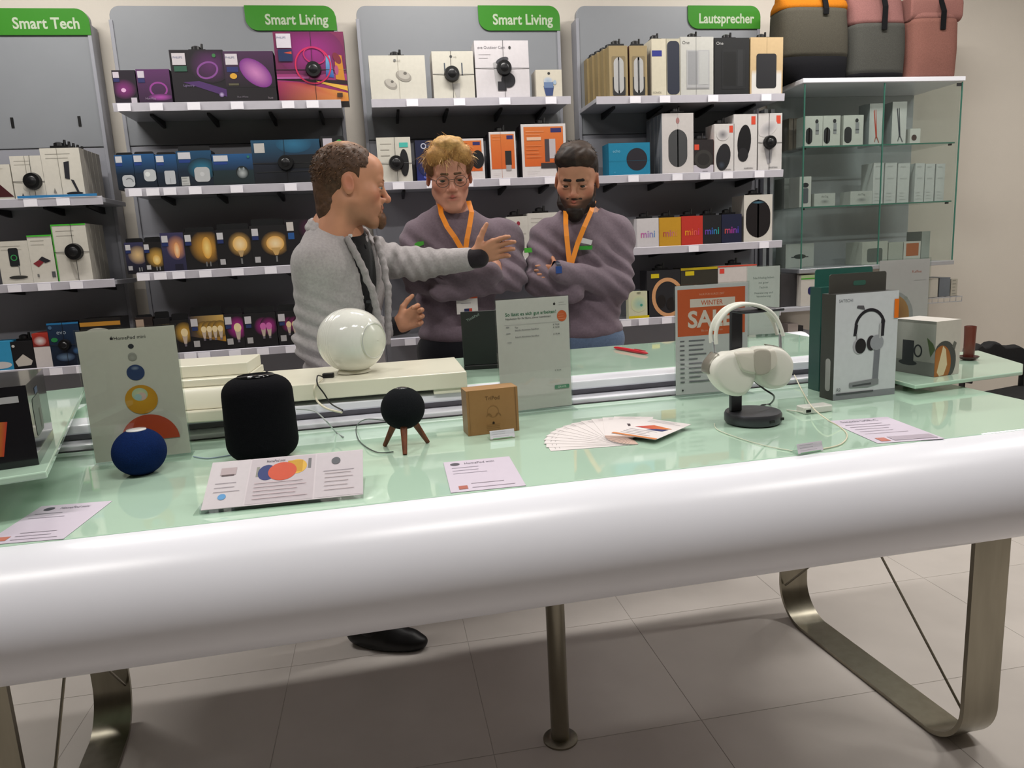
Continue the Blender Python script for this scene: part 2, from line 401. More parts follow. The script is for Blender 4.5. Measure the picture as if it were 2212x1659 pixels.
Z['4d'] = shelf('lowest wall shelf with the black headphone boxes', a, b_, (1380, 690), (1352, 1390, 1440), rl(a, b_))
# upright posts right of the last panel
t = empty('shelf_upright', (P4[1]+.04, PY-.02, 0), 0, 'grey metal shelf upright beside the glass cabinet', 'post')
u = B(); u.box(-.03, -.03, .02, -.008, .06, Z['4a']-.021); u.build('post', M_ALU, t, bevel=.003)
u = B(); u.box(.008, -.03, .02, .03, .06, Z['4a']-.021); u.build('post', M_ALU, t, bevel=.003)
# ================================================================ the long display table
TT = .95; TR = 1.0
M_GT = mat('mint_glass_top', '#b5d2be', rough=.035, noise=.015, nscale=3, coat=.6, spec=.6)
M_GEDGE = mat('glass_edge', '#4f8f70', rough=.15, noise=.03)
tbl = empty('display_table', (.30, 1.81, 0), math.radians(1.5), 'long shop display table with mint green glass top, white rounded edge and steel legs', 'table')
def tubeprof(cx, cz, r, n=48): return [(cx+r*math.cos(2*math.pi*i/n), cz+r*math.sin(2*math.pi*i/n)) for i in range(n)]
UE = 1.22
o = B().prism(tubeprof(-.632, TT-.1065, .105, 64), 'x', -UE, UE).build('front_edge', M_WHITEP, tbl, smooth=True, label='big white rounded front edge')
o = B().prism(tubeprof(.60, TR-.112, .11, 64), 'x', -UE, UE).build('rear_edge', M_WHITEP, tbl, smooth=True)
def plate(name, poly, z, th, parent, m=None, bev=.0025):
    o = B().prism(poly, 'z', z-th, z).build(name, m or M_GT, parent, bevel=bev, seg=2); return o
plate('front_glass', [(-UE+.06, -.632), (UE-.1, -.632), (UE-.1, -.045), (-UE+.06, -.045)], TT, .012, tbl)
plate('rear_glass', [(-UE+.06, .10), (UE-.07, .10), (UE-.07, .60), (-UE+.06, .60)], TR, .012, tbl)
B().box(-UE+.06, -.60, .895, UE-.1, .56, .9375).build('underframe', M_WHITEP, tbl, bevel=.003)
B().box(-UE+.06, .11, .9376, UE-.07, .58, .9875).build('rear_riser', M_WHITEP, tbl, bevel=.002)
B().box(-UE+.06, -.045, .94, UE-.1, -.035, .951, '#111111').build('shadow_gap', M_BLACK, tbl)
r = B(); r.box(-UE+.06, -.035, .938, .93, .10, .962); r.build('rail', M_WHITEP, tbl, bevel=.003)
r = B(); r.box(-UE+.06, .02, .962, .928, .10, .978); r.build('groove', mat('groove_grey', '#77757c', rough=.5, noise=.05), tbl, bevel=.002)
r = B(); r.box(-UE+.06, .005, .978, .93, .099, 1.0); r.build('rail', M_WHITEP, tbl, bevel=.004)
def leg_loop(u0, u1, skw):
    v0, v1, R, th, top = -.38, .42, .13, .012, .896
    out = [(v0, top), (v0, R)] + [(v0+R-R*math.cos(math.radians(a)), R-R*math.sin(math.radians(a))) for a in range(6, 90, 6)] + [(v0+R, 0.001), (v1-R, .001)]
    out += [(v1-R+R*math.sin(math.radians(a)), R-R*math.cos(math.radians(a))) for a in range(6, 90, 6)] + [(v1, R), (v1, top)]
    inn = []
    n = len(out)
    for i, p in enumerate(out):
        a = Vector(out[max(i-1, 0)]); b = Vector(out[min(i+1, n-1)]); d = (b-a).normalized(); nn = Vector((-d.y, d.x)); inn.append((p[0]+nn.x*th, p[1]+nn.y*th))
    bb = B(); vs = []
    for (p, q) in zip(out, inn):
        sk = lambda v: -(v-v0)*skw
        vs += [(u0+sk(p[0]), p[0], p[1]), (u1+sk(p[0]), p[0], p[1]), (u1+sk(p[0]), q[0], q[1]), (u0+sk(p[0]), q[0], q[1])]
    fs = []
    for i in range(n-1):
        for k in range(4): fs.append((4*i+k, 4*i+(k+1) % 4, 4*i+4+(k+1) % 4, 4*i+4+k))
    fs += [(3, 2, 1, 0), (4*n-4, 4*n-3, 4*n-2, 4*n-1)]
    bb.add(vs, fs, (1, 1, 1)); lg = bb.build('leg', M_STEEL, tbl, smooth=True, angle=30)
    ui = u0+.012 if u0 > 0 else u1-.012
    for (a, b) in (((v0+.012, .12), (v1-.02, .86)), ((v0+.012, .86), (v1-.02, .12))):
        B().tube([(ui-(a[0]-v0)*skw, a[0], a[1]), (ui-(b[0]-v0)*skw, b[0], b[1])], .0035, n=8).build('tie_rod', M_STEEL, lg, smooth=True)
leg_loop(1.062, 1.165, .035); leg_loop(-1.165, -1.062, .085)
pb = B(); pb.cyl((.09, -.03, .006), (.09, -.03, .90), .0255, n=32); pb.build('post', M_STEEL, tbl, smooth=True)
pb = B(); pb.lathe([(.048, .0), (.048, .005), (.044, .008), (.027, .009)], n=36, cx=.09, cy=-.03); pb.build('post_foot', M_STEEL, tbl, smooth=True)

def standoffs(t, pts, z0, z1):
    for p in pts:
        B().cyl((p[0], p[1], z0), (p[0], p[1], z1), .012).build('standoff', M_STEEL, t, smooth=True)
ZP = 1.03; ZR = .975
# raised plate on the left
t = empty('raised_plate', (-.561, 1.269, TT), 0, 'raised glass plate at the left end under the black box', 'glass plate')
d1 = Vector((-.283, .959)); d2 = Vector((-.959, -.283))
q = [(0, 0), tuple(d1*.96), tuple(d1*.96+d2*.62), tuple(d2*.62)]
plate('glass_plate', q, ZP-TT, .012, t)
standoffs(t, [tuple(d1*.16+d2*.3), tuple(d1*.36+d2*.3)], .0, ZP-TT-.012)
standoffs(t, [tuple(d1*.72+d2*.05)], .05, ZP-TT-.012)
# raised plate on the right
t = empty('raised_plate', (1.255, 1.545, TT), 0, 'raised glass plate at the right end under the coffee cup box', 'glass plate')
q = [(0, 0), (.345, .045), (.435, .135), (.515, .375), (.015, .375)]
plate('glass_plate', q, ZR-TT, .010, t)
standoffs(t, [(.06, .10), (.06, .20)], .0, ZR-TT-.010)
# ================================================================ boxed goods on the wall shelves
YF = SY+.012
BL = '#17161b'
def lump(b, cx, cy, z, w=.06, seed=1):
    rn = random.Random(seed)
    b.box(cx-w/2, cy-.02, z, cx+w/2, cy+.02, z+.010, '#0c0c0e')
    b.lathe([(.020, z+.010), (.019, z+.022), (.010, z+.027), (.004, z+.028)], '#101013', n=14, cx=cx-w*.1, cy=cy)
    b.cyl((cx+w*.22, cy, z+.01), (cx+w*.25, cy, z+.036), .007, .005, '#0e0e10', n=8)
def product(label, px, shelf_z, base, art=None, depth=.10, side=None, topc=None, group=None, tagc=None, wires=True, lock=True, hang=None,
            Y=None, rz=0, name='product_box', cat='box', copies=0, cgroup=None, clabel=None, gap=.003, cw=None, dx=0, extra=None, small=0):
    """px = (x_left, x_right, y_top, y_bottom) read at mid height; tagc=(u,v,r) black wired security disc on the front"""
    Y = Y or YF; x0, x1, yt, yb = px; ym = (yt+yb)/2; xc = (x0+x1)/2
    a = atY(x0, ym, Y).x; b_ = atY(x1, ym, Y).x; H = atY(xc, yt, Y).z-shelf_z; W = b_-a
    t = empty(name, ((a+b_)/2, Y, shelf_z+.001), rz, label, cat, group)
    sc = side or base
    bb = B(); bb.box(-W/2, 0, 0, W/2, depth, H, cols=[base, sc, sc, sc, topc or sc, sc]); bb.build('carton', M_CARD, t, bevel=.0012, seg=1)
    if art:
        A = face_art(W, H, -W/2, 0, 0); art(A); A.done(t)
    if hang:
        hb = B(); hb.prism(rrect(-W/2*.9, H, W/2*.9, H+hang, .008, 3, (0, 0, 1, 1)), 'y', depth*.2, depth*.2+.003, '#101014'); hb.build('hang_tab', M_CARD, t)
    if tagc:
        u, v, r = tagc; c = Vector((-W/2+u*W, 0, v*H)); st = B()
        st.cyl((c.x, -.002, c.z), (c.x, -.020, c.z), r*H, r*H*.9, '#0b0b0d', n=24); st.cyl((c.x, -.020, c.z), (c.x, -.024, c.z), r*H*.55, r*H*.4, '#141417', n=20)
        so = st.build('security_tag', M_PLAS, t, smooth=True)
        if wires:
            wb = B(); wr = .0009
            wb.tube([(c.x-.003, -.004, c.z), (c.x-.001, -.0012, H+.001), (c.x, depth*.5, H+.001)], wr, '#1a1a1a', n=5)
            wb.tube([(c.x+.003, -.004, c.z), (c.x+.001, -.0012, .001)], wr, '#1a1a1a', n=5)
            wb.tube([(-W/2-.001, -.0012, c.z+.001), (c.x, -.003, c.z), (W/2+.001, -.0012, c.z-.001)], wr, '#1a1a1a', n=5)
            wb.build('tag_wire', M_PLAS, so)
    elif wires and lock == 'w':
        wb = B(); wr = .0009
        wb.tube([(W*.04, -.0015, H+.001), (W*.06, -.0015, 0.001)], wr, '#2a2a2a', n=5); wb.build('tag_wire', M_PLAS, t)
    if lock is True and (tagc or extra == 'lock') or lock == 'w':
        lb = B(); lump(lb, 0, min(depth*.5, .05), H, min(W*.7, .07)); lb.build('tag_lock', M_PLAS, t, smooth=True)
    for k in range(copies):
        t2 = empty(name, (t.location.x + dx*(k+1), Y+(depth+gap)*(k+1), shelf_z+.001), rz, clabel or label, cat, cgroup or group)
        for ch in list(t.children):
            if ch.name.split('.')[0] in ('front_print', 'security_tag'): continue
            c2 = ch.copy(); C.objects.link(c2); c2.parent = t2
    return t, W, H
def hue(A, glow=None, kind=None, big=False, lab=True, wlab=None):
    """dark smart-lamp carton with white label, product glow and a little print"""
    W = A.W/A.H
    if glow == 'blue': A.r(0, 0, 1, 1, '#141c28', '#1d4f7c')
    elif glow == 'teal': A.r(0, 0, 1, 1, '#17252c', '#27607a')
    if lab:
        lw = .16/W if not big else .14/W
        A.r(.04, .82, .04+lw*1.2, .96, '#d9d5dc'); A.t(.045, .88, .028, 'PHILIPS', '#4c5a86', maxw=lw)
        A.r(.04, .72, .04+lw*1.2, .81, '#223064' if glow != 'teal' else '#2a6a4c')
def bulbs(A, cx, n, col, edge, r=.2, lowcol='#c9b7a6', v=.62, sp=.16, rx=None):
    for i in range(n):
        u = cx+(i-(n-1)/2)*sp; 
        A.e(u, v, (rx or r)*1.25, r*1.35, col, edge)
    for i in range(n):
        u = cx+(i-(n-1)/2)*sp; k = A.H/A.W
        A.poly([(u-.16*r*k*2.2, v-.05), (u+.16*r*k*2.2, v-.05), (u+.07*r*k*2.2, v-.05-r*1.25), (u-.07*r*k*2.2, v-.05-r*1.25)], lowcol)
        A.e(u, v, r*.42, r*.52, '#f6dfae' if col != '#b0288c' else '#d86fb5')
        A.r(u-.03*k, v-.05-r*1.55, u+.03*k, v-.05-r*1.2, '#77707a')

# ---- bay 2, top: purple cartons
def a(A): A.e(.45, .45, .36, .30, '#8a2f7d', '#1f1423'); A.e(.42, .42, .07, .06, '#e6b4dc'); A.r(.04, .78, .30, .95, '#cfc6d2'); A.r(.7, .04, .95, .2, '#c7bfca'); A.r(.04, .66, .3, .76, '#2b2f66')
product('small dark carton with a purple glow, first on the top shelf of purple boxes', (245, 295, 152, 222), Z['2a'], '#1f1524', a, .10)
def a(A): A.r(0, 0, 1, 1, '#2b1730', '#5b2a60'); A.ring(.62, .42, .26, .22, .05, '#9a3f97'); A.e(.65, .2, .35, .1, '#b04aa8', '#4a2050'); A.r(.04, .76, .24, .95, '#cfc6d2'); A.r(.04, .62, .24, .74, '#2b2f66'); A.t(.2, .14, .06, 'Hue Play', '#a08aa6')
product('low purple carton with a looping light strip, beside the small dark one', (297, 369, 150, 221), Z['2a'], '#2c1a30', a, .10)
def a(A):
    A.e(.75, .72, .40, .34, '#5b2560', '#1b131d'); A.ring(.68, .62, .21, .16, .035, '#8a4b97', rot=20)
    A.poly([(.2, .40), (.5, .42), (1, .26), (1, .12)], '#4e2c6a'); A.e(.9, .16, .05, .05, '#c7b4dc', '#4e2c6a')
    A.r(.04, .72, .29, .94, '#cfc8ce'); A.t(.06, .84, .04, 'PHILIPS', '#5a668c', maxw=.2); A.r(.06, .60, .30, .70, '#2c5a48'); A.e(.83, .89, .035, .035, '#3c7a46'); A.t(.2, .32, .04, 'Lightstrip', '#8f7ba8')
product('tall dark carton with a violet ring of light and a lock on top', (371, 486, 108, 218), Z['2a'], '#19131c', a, .12, lock='w', wires=False)
def a(A):
    A.r(0, .3, 1, 1, '#1d171e', '#4a2c4e'); A.e(.62, .58, .36, .22, '#cf86bf', '#7d2f8a', rot=-40); A.r(.04, .74, .28, .95, '#d6cfd6'); A.t(.05, .86, .04, 'PHILIPS', '#5a668c', maxw=.2)
    A.r(.05, .60, .28, .70, '#2c336e'); A.e(.17, .52, .07, .055, '#e0a83a'); A.r(.06, .34, .26, .38, '#5f5a44'); A.t(.2, .10, .035, 'Hue White', '#7c7480'); A.t(.82, .07, .05, 'hue', '#8c8088')
product('dark carton with a glowing pink oval lamp, third from the right on the purple shelf', (486, 594, 111, 217), Z['2a'], '#1c171d', a, .12)
def a(A):
    A.r(0, 0, 1, 1, '#5c1a50', '#7a2a52'); A.r(0, .12, 1, .40, '#8a1f5a', '#a03a78'); A.e(.5, .72, .5, .35, '#9a2a82', '#6b2052')
    A.poly([(0, .0), (1, 0), (1, .12), (.3, .28), (0, .30)], '#b8442f', cols=['#6f1d3a', '#d88a3a', '#e0a040', '#b03a4a', '#a02a5c'])
    A.poly([(.0, .34), (1, .30), (1, .24), (.0, .32)], '#2a1420'); A.poly([(.55, .30), (1, .22), (1, .15), (.6, .27)], '#e6b44a')
    A.poly([(.70, .36), (.82, .34), (.78, .66), (.72, .66)], '#3f7fc0', cols=['#2a4a9a', '#2f5aa8', '#78b4dc', '#78b4dc'])
    A.poly([(.84, .32), (.97, .30), (.95, .66), (.85, .68)], '#c9872b'); A.e(.88, .62, .05, .09, '#7a2a3a', rot=30); A.e(.86, .45, .03, .07, '#b0507a')
    A.r(0, .33, .45, .36, '#b05a9a'); A.ring(.53, .52, .27, .27, .022, '#d02a5a', rot=20); A.ring(.56, .66, .17, .12, .02, '#c02a6a', rot=-15)
    A.r(.04, .77, .245, .97, '#d8d2dc'); A.t(.05, .90, .03, 'PHILIPS', '#5a668c', maxw=.18); A.r(.05, .58, .25, .75, '#20305a'); A.poly([(.13, .70), (.24, .68), (.24, .72)], '#d0503a'); A.r(.84, .06, .92, .12, '#4a3020')
product('large magenta and orange carton with a black security disc, largest on the purple shelf', (596, 747, 69, 216), Z['2a'], '#4c1745', a, .14, side='#2a1028', tagc=(.53, .46, .12), lock=False)
# ---- bay 2, second: blue cartons
def blu(k, disc=False):
    def f(A):
        A.r(0, 0, 1, .45, '#141b26', '#16283c'); A.r(0, .45, 1, 1, '#16283c', '#265c92' if k != 3 else '#1c4f74'); 
        A.r(.05, .78, .40, .96, '#d6d6dc'); A.r(.06, .68, .38, .76, '#24418a')
        if k == 0: A.rr(.28, .08, .95, .42, .1, '#c3c6cb'); A.ring(.65, .22, .12, .12, .03, '#85898e', a0=0, a1=140)
        if k == 1: A.rr(.42, .22, .98, .56, .1, '#c6cacd'); A.e(.6, .42, .07, .07, '#e8ecec'); 
        if k == 2: A.rr(.36, .12, .86, .52, .04, '#c2c5ca'); A.r(.60, .14, .62, .3, '#999ca2')
        if k == 3: A.e(.7, .5, .4, .3, '#2a7a9a', '#16303f'); A.rr(.46, .15, .90, .55, .1, '#bfc1c3'); A.e(.68, .36, .06, .06, '#d2d4d6'); A.r(.07, .06, .3, .3, '#bfc0be'); A.lines(.09, .28, .10, .26, 3, '#8a8a88')
        if k == 4: A.r(0, 0, 1, .5, '#1b2426', '#1e3238'); A.e(.72, .42, .2, .2, '#1b2224'); A.e(.72, .4, .17, .17, '#b9bfc0', '#3c4648'); A.e(.66, .52, .03, .05, '#9aa2a4'); A.e(.76, .53, .03, .05, '#9aa2a4'); A.e(.9, .9, .04, .04, '#2c7a6a')
    return f
for k, (px, lb) in enumerate([((251, 291, 335, 408), 'narrow blue carton with a white plug, first on the blue shelf'), ((290, 337, 333, 406), 'blue carton with a white rounded switch, second on the blue shelf'),
                ((338, 384, 334, 404), 'blue carton with an upright white sensor, third on the blue shelf'), ((384, 460, 326, 404), 'wide dark blue carton with a rounded white button'),
                ((459, 548, 333, 403), 'teal and grey carton with a round white lamp')]):
    product(lb, px, Z['2b'], '#182030', blu(k), .08, side='#0f1520', hang=.012 if k in (0, 1, 2) else .022 if k == 3 else None)
def a(A): A.r(0, 0, 1, .5, '#141518', '#1c2230'); A.r(0, .5, 1, 1, '#1c2a3c', '#20506e'); A.e(.62, .9, .4, .2, '#2f7296', '#1f4f6c'); A.r(.04, .72, .19, .93, '#cbc8c4'); A.rr(.4, .36, .96, .66, .1, '#121418'); A.r(.04, .28, .96, .30, '#2a2c30')
product('wide dark blue carton with a black security disc, left of the balding head', (546, 694, 302, 401), Z['2b'], '#141a28', a, .12, side='#0d0e14', tagc=(.48, .48, .18), lock=False)
def a(A): A.r(.1, .62, .5, .95, '#c9c2cc'); A.e(.8, .85, .07, .07, '#3cb050')
product('black carton with a white label and a green dot, above the balding head', (696, 746, 294, 399), Z['2b'], '#16161a', a, .10)
# ---- bay 2, third: glowing light bulb cartons
def bulb(k):
    def f(A):
        if k in (0,): A.r(0, 0, 1, 1, '#17161a', '#38385a'); A.e(.66, .60, .30, .30, '#e8c48c', '#4a4250'); A.r(.62, .08, .68, .2, '#9a9a9a'); A.r(.75, .08, .8, .2, '#9a9a9a')
        if k == 1: A.e(.65, .5, .32, .34, '#e6b456', '#2a221c'); A.e(.65, .42, .12, .16, '#ffe6a0', '#e6b456'); A.r(.58, .08, .63, .2, '#9a9a9a'); A.r(.75, .08, .8, .2, '#9a9a9a')
        if k == 2: A.r(0, 0, 1, 1, '#2b2a44', '#3f3c60'); A.e(.66, .62, .25, .32, '#f0a468', '#3f3a5c'); A.e(.66, .55, .07, .2, '#ffe0b0', '#f0a468'); A.r(.5, .04, .85, .2, '#1f1d30')
        if k == 3: A.e(.68, .6, .42, .44, '#e0a444', '#221c1a'); A.e(.7, .58, .12, .28, '#ffe08a', '#e0a444'); A.r(.62, .1, .66, .22, '#777'); A.r(.74, .1, .78, .22, '#777')
        if k == 4: A.e(.68, .62, .30, .32, '#f0bc66', '#241d1c'); A.e(.68, .62, .18, .20, '#ffe6b4', '#f0bc66'); A.poly([(.6, .46), (.78, .46), (.72, .3), (.65, .3)], '#c0a070'); A.r(.66, .12, .71, .26, '#777')
        if k == 5: A.e(.68, .56, .34, .30, '#eeb45c', '#221d1c'); A.e(.68, .56, .21, .18, '#ffe8ba', '#eeb45c'); A.poly([(.55, .46), (.82, .46), (.73, .28), (.64, .28)], '#d0a868'); A.r(.66, .12, .71, .26, '#777')
        W = A.W/A.H; A.r(.05, .76, .05+.15/W, .93, '#d2d0d4'); A.r(.05, .66, .05+.15/W, .75, '#27356a'); 
        if k != 2 and k != 3: A.r(.07, .12, .07+.13/W, .26, '#b9b7b9')
    return f
for k, (px, lb) in enumerate([((272, 313, 524, 592), 'small light bulb carton at the left end of the bulb shelf'), ((312, 352, 523, 590), 'small bulb carton with a yellow glow, second on the bulb shelf'),
                ((350, 400, 503, 588), 'violet bulb carton with an orange filament glow'), ((399, 469, 501, 586), 'carton of two tall filament bulbs with a wide yellow glow'),
                ((468, 544, 496, 584), 'carton with one round glowing globe bulb'), ((543, 620, 487, 581), 'carton with a large glowing globe bulb, left of the grey cardigan')]):
    product(lb, px, Z['2c'], '#1a181b', bulb(k), .08, side='#0c0c0e', hang=(.018, .022, None, .020, .026, .030)[k])
def a(A): A.r(.05, .76, .25, .95, '#d2ccc6'); A.r(.07, .58, .25, .72, '#2a5a9a'); A.e(.8, .8, .3, .3, '#5a2048', '#1b171c')
product('dark plum carton half hidden by the shoulder of the grey cardigan', (619, 692, 474, 578), Z['2c'], '#1b171c', a, .10)
# ---- bay 2, lowest
def a2(n, col, edge, cx=.6, sp=.2, r=.2, white=True, grad=False):
    def f(A):
        if grad: A.poly([(0, .45), (1, .25), (1, 1), (0, 1)], '#222', cols=['#2a2836', '#c08a2c', '#d8b060', '#2a2838'])
        for i in range(n):
            pass
        bulbs(A, cx, n, col, edge, r=r, sp=sp)
        if white: W = A.W/A.H; A.r(.06, .72, .06+.18/W, .93, '#cfccd0'); A.r(.08, .60, .08+.15/W, .70, '#2a3a6a'); A.r(.08, .15, .08+.16/W, .32, '#b5b2b2')
    return f
product('bulb carton with one warm bulb, just right of the round ball poster', (372, 412, 692, 768), Z['2d'], '#181619', a2(1, '#e8b44c', '#3a2c1c', .7, white=False, r=.24), .08, hang=.03)
product('wide carton with a row of four warm light bulbs', (411, 487, 682, 762), Z['2d'], '#181619', a2(4, '#dca83c', '#6a5430', .64, .16, .17, grad=True), .08, hang=.04)
product('narrow carton with one magenta light bulb', (486, 528, 679, 758), Z['2d'], '#181619', a2(1, '#c02a9a', '#2a1826', .68, r=.24), .08, side='#240c1e', hang=.03)
product('carton with two magenta light bulbs', (527, 599, 677, 756), Z['2d'], '#181619', a2(2, '#b0288c', '#241622', .68, .18, .2), .08, hang=.03)
product('carton with three magenta light bulbs, against the grey cardigan', (600, 662, 672, 750), Z['2d'], '#181619', a2(3, '#a8287c', '#241622', .6, .2, .17), .08, hang=.03)
def a(A): A.r(.05, .4, .5, .95, '#b09a88')
product('dark brown carton peeping above the round ball poster', (296, 334, 686, 770), Z['2d'], '#2c2220', a, .08, hang=.012)
product('black bulb carton behind the top right corner of the round ball poster', (336, 371, 688, 768), Z['2d'], '#161417', None, .08, hang=.03)

# ---- bay 1
def wl(A, seed=1): A.lines(.12, .8, .88, .80, 2, '#a8a49c', seed=seed)
def a(A): wl(A); A.poly([(.3, .75), (.55, .5), (1, .1), (.1, .1)], '#4a1f24'); A.lines(.1, .5, .1, .3, 3, '#bdb7ae')
product('white carton with a dark red shape at the very left edge', (-42, 26, 356, 432), Z['1a'], '#e0dbd0', a, .12)
def a(A): wl(A, 2); A.r(.46, 0, .475, 1, '#8a857c'); A.poly([(.2, .06), (.3, .06), (.25, .16)], '#4a4a50'); A.e(.55, .34, .18, .16, '#c9c4ba', '#e0dbd0')
product('white carton with a black security disc under the Smart Tech sign', (27, 95, 337, 431), Z['1a'], '#e2ddd2', a, .12, tagc=(.64, .42, .20), lock=False)
def a(A):
    wl(A, 3); A.r(.42, 0, .43, 1, '#8a857c'); A.poly([(.56, .72), (.70, .74), (.66, .38), (.54, .40)], '#2c2c33'); A.poly([(.68, .38), (.76, .36), (.86, .13), (.80, .13)], '#2c2c33'); A.e(.74, .10, .16, .03, '#26262b'); A.poly([(.2, .12), (.28, .12), (.24, .22)], '#8a8680')
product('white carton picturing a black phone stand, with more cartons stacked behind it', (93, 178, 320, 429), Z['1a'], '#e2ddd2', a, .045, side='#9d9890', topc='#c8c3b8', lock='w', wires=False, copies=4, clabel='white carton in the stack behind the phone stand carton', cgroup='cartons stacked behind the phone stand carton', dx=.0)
def a(A): wl(A, 4); A.rr(.34, .42, .66, .84, .04, '#24272a'); A.ring(.5, .62, .07, .07, .02, '#3fa35a'); A.r(.60, .22, .63, .44, '#8a8a88'); A.e(.55, .17, .2, .04, '#3a3a38')
product('white carton with a phone charging stand at the left end of the second shelf', (-2, 66, 521, 614), Z['1b'], '#e2ddd2', a, .12)
def a(A): wl(A, 5); A.poly([(.1, .42), (.45, .52), (.6, .46), (.3, .34)], '#8a3038'); A.poly([(.35, .5), (.5, .56), (.85, .46), (.6, .42)], '#2d2b30'); A.r(.8, .12, .95, .24, '#5c5c60'); A.r(0, .97, 1, 1, '#4cc23c'); A.r(.2, .14, .28, .2, '#7a7a78')
product('low white carton with green edges and a red wallet picture', (65, 118, 508, 610), Z['1b'], '#e4dfd4', a, .12, side='#46a83a')
def a(A): wl(A, 6); A.r(0, .975, 1, 1, '#4cc23c'); A.poly([(.35, .5), (.5, .3), (.6, .05), (.5, .05)], '#c0bbb2'); A.r(0, 0, .03, 1, '#57b848')
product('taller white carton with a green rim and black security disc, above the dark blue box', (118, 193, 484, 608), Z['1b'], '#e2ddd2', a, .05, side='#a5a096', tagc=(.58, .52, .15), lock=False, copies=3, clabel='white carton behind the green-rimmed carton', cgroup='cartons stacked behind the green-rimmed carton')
def a(A): A.e(.3, .2, .35, .12, '#d8d4d2')
product('light blue carton at the left edge of the lowest shelf', (-14, 26, 738, 798), Z['1c'], '#3aa0d0', a, .10)
def a(A): A.poly([(.1, .3), (.5, .55), (.9, .3), (.8, .15), (.2, .12)], '#cfc8be'); A.e(.12, .85, .05, .05, '#d8d4d0')
product('black carton with a pale shape, next to the light blue one', (26, 74, 738, 797), Z['1c'], '#19181c', a, .10, lock='w', wires=False)
def a(A): A.r(0, .62, 1, 1, '#7a2420', '#b8382c'); A.e(.45, .78, .17, .14, '#e8e4e2', '#b04038'); A.r(0, 0, 1, .6, '#e0d8d6')
product('red and white carton with a round white gadget, left of the dark blue box', (74, 110, 720, 796), Z['1c'], '#d8d0ce', a, .10, side='#c23a2c')
def a(A):
    A.r(0, 0, 1, 1, '#131a2c', '#1c3450'); A.r(0, .96, 1, 1, '#2a7ab0'); A.t(.28, .74, .10, 'evo', '#a8b4c0'); A.e(.18, .62, .07, .05, '#2c8a4a'); A.e(.45, .22, .2, .1, '#7a96b4', '#1c2c4a'); A.e(.85, .35, .1, .08, '#3a6aa0', '#182a44'); A.e(.1, .9, .04, .04, '#4a6a8a')
product('dark blue carton with bright blue top edge and black disc on the lowest shelf', (107, 176, 697, 793), Z['1c'], '#141c30', a, .12, side='#0f1626', tagc=(.5, .5, .13), lock=False)
def a(A): A.r(0, .84, 1, .93, '#c48a34'); A.e(.42, .60, .32, .2, '#c9c6bc'); A.r(.78, .66, .95, .74, '#c84a30')
product('black carton with orange band and white dome, half behind the round ball poster', (178, 266, 688, 790), Z['1c'], '#1d1a19', a, .12)

# ---- bay 3
def cam_small(A, u, v, s, rot=0):
    A.e(u, v, .16*s, .10*s, '#9c978f', rot=rot); A.e(u, v+.03, .13*s, .08*s, '#bcb7ae', rot=rot); A.e(u+.03, v+.06, .035*s, .03*s, '#6e6a64')
def a(A): cam_small(A, .36, .36, 1, -30); cam_small(A, .60, .54, 1.15, -20); A.e(.46, .89, .03, .03, '#777'); A.t(.50, .87, .035, 'eufy', '#9a968e'); A.r(.51, 0, .515, 1, '#9c978c')
product('wide white carton picturing two beige camera pucks', (799, 920, 120, 215), Z['3a'], '#d9d5c9', a, .13, side='#7a5a50', extra='lock', lock='w', wires=False)
def a(A): A.e(.46, .89, .03, .03, '#555'); A.r(.28, .5, .31, .76, '#555c66'); A.r(.70, .5, .73, .76, '#555c66'); A.poly([(.45, .32), (.65, .34), (.62, .02), (.55, .02)], '#b9b6b2'); A.t(.52, .87, .03, 'eufy', '#9a968e')
product('white carton with a black security disc, second on the camera shelf', (935, 1024, 111, 214), Z['3a'], '#d9d5c9', a, .12, tagc=(.46, .53, .17), lock=False)
def a(A):
    A.t(.06, .86, .05, 'eve Outdoor Cam', '#77727a', maxw=.5); A.lines(.07, .3, .76, .70, 2, '#b5b0b4'); A.e(.65, .88, .022, .025, '#444'); A.poly([(.33, .62), (.45, .66), (.56, .6), (.55, .3), (.4, .15), (.36, .3)], '#b4b2b4')
    A.e(.6, .32, .13, .13, '#24242a'); A.r(.40, .14, .56, .30, '#2a2a30'); A.e(.5, .66, .12, .05, '#4a4a50', rot=20)
product('tall white carton with a large black outdoor camera picture', (1027, 1143, 88, 213), Z['3a'], '#ddd8dc', a, .12, side='#bdb8bb', tagc=(.53, .53, .14), lock=False)
def a(A): A.e(.5, .87, .05, .05, '#333'); A.e(.46, .60, .17, .14, '#9fb4cc', '#c9ccd0'); A.poly([(.28, .42), (.68, .42), (.62, .08), (.36, .08)], '#3b4d7c'); A.r(.3, .36, .66, .56, '#6d84aa'); A.e(.72, .55, .06, .08, '#a8bcd0')
product('small cream carton with a blue cup picture, last on the camera shelf', (1158, 1214, 151, 208), Z['3a'], '#ddd6c6', a, .10)
def a(A): A.lines(.1, .45, .85, .6, 3, '#b5b0a6'); A.r(.66, .78, .92, .88, '#4fc0b4'); A.e(.78, .44, .10, .30, '#1a1b1e'); A.r(.5, .0, .505, .5, '#bbb')
product('white carton with a turquoise label and black disc, right of the balding head', (816, 889, 297, 393), Z['3b'], '#dedace', a, .11, tagc=(.54, .44, .17), lock=False)
def a(A): A.r(0, 0, 1, .5, '#1f2a78', '#1c2450'); A.ring(.30, .86, .07, .07, .025, '#c4c6da'); A.t(.46, .83, .06, 'ring', '#c4c6da'); A.e(.3, .12, .04, .04, '#5a6ac0'); A.e(.5, .4, .3, .3, '#20307a', '#1b2350')
product('navy blue carton left of the blond hair', (899, 958, 303, 392), Z['3b'], '#1b2144', a, .11)
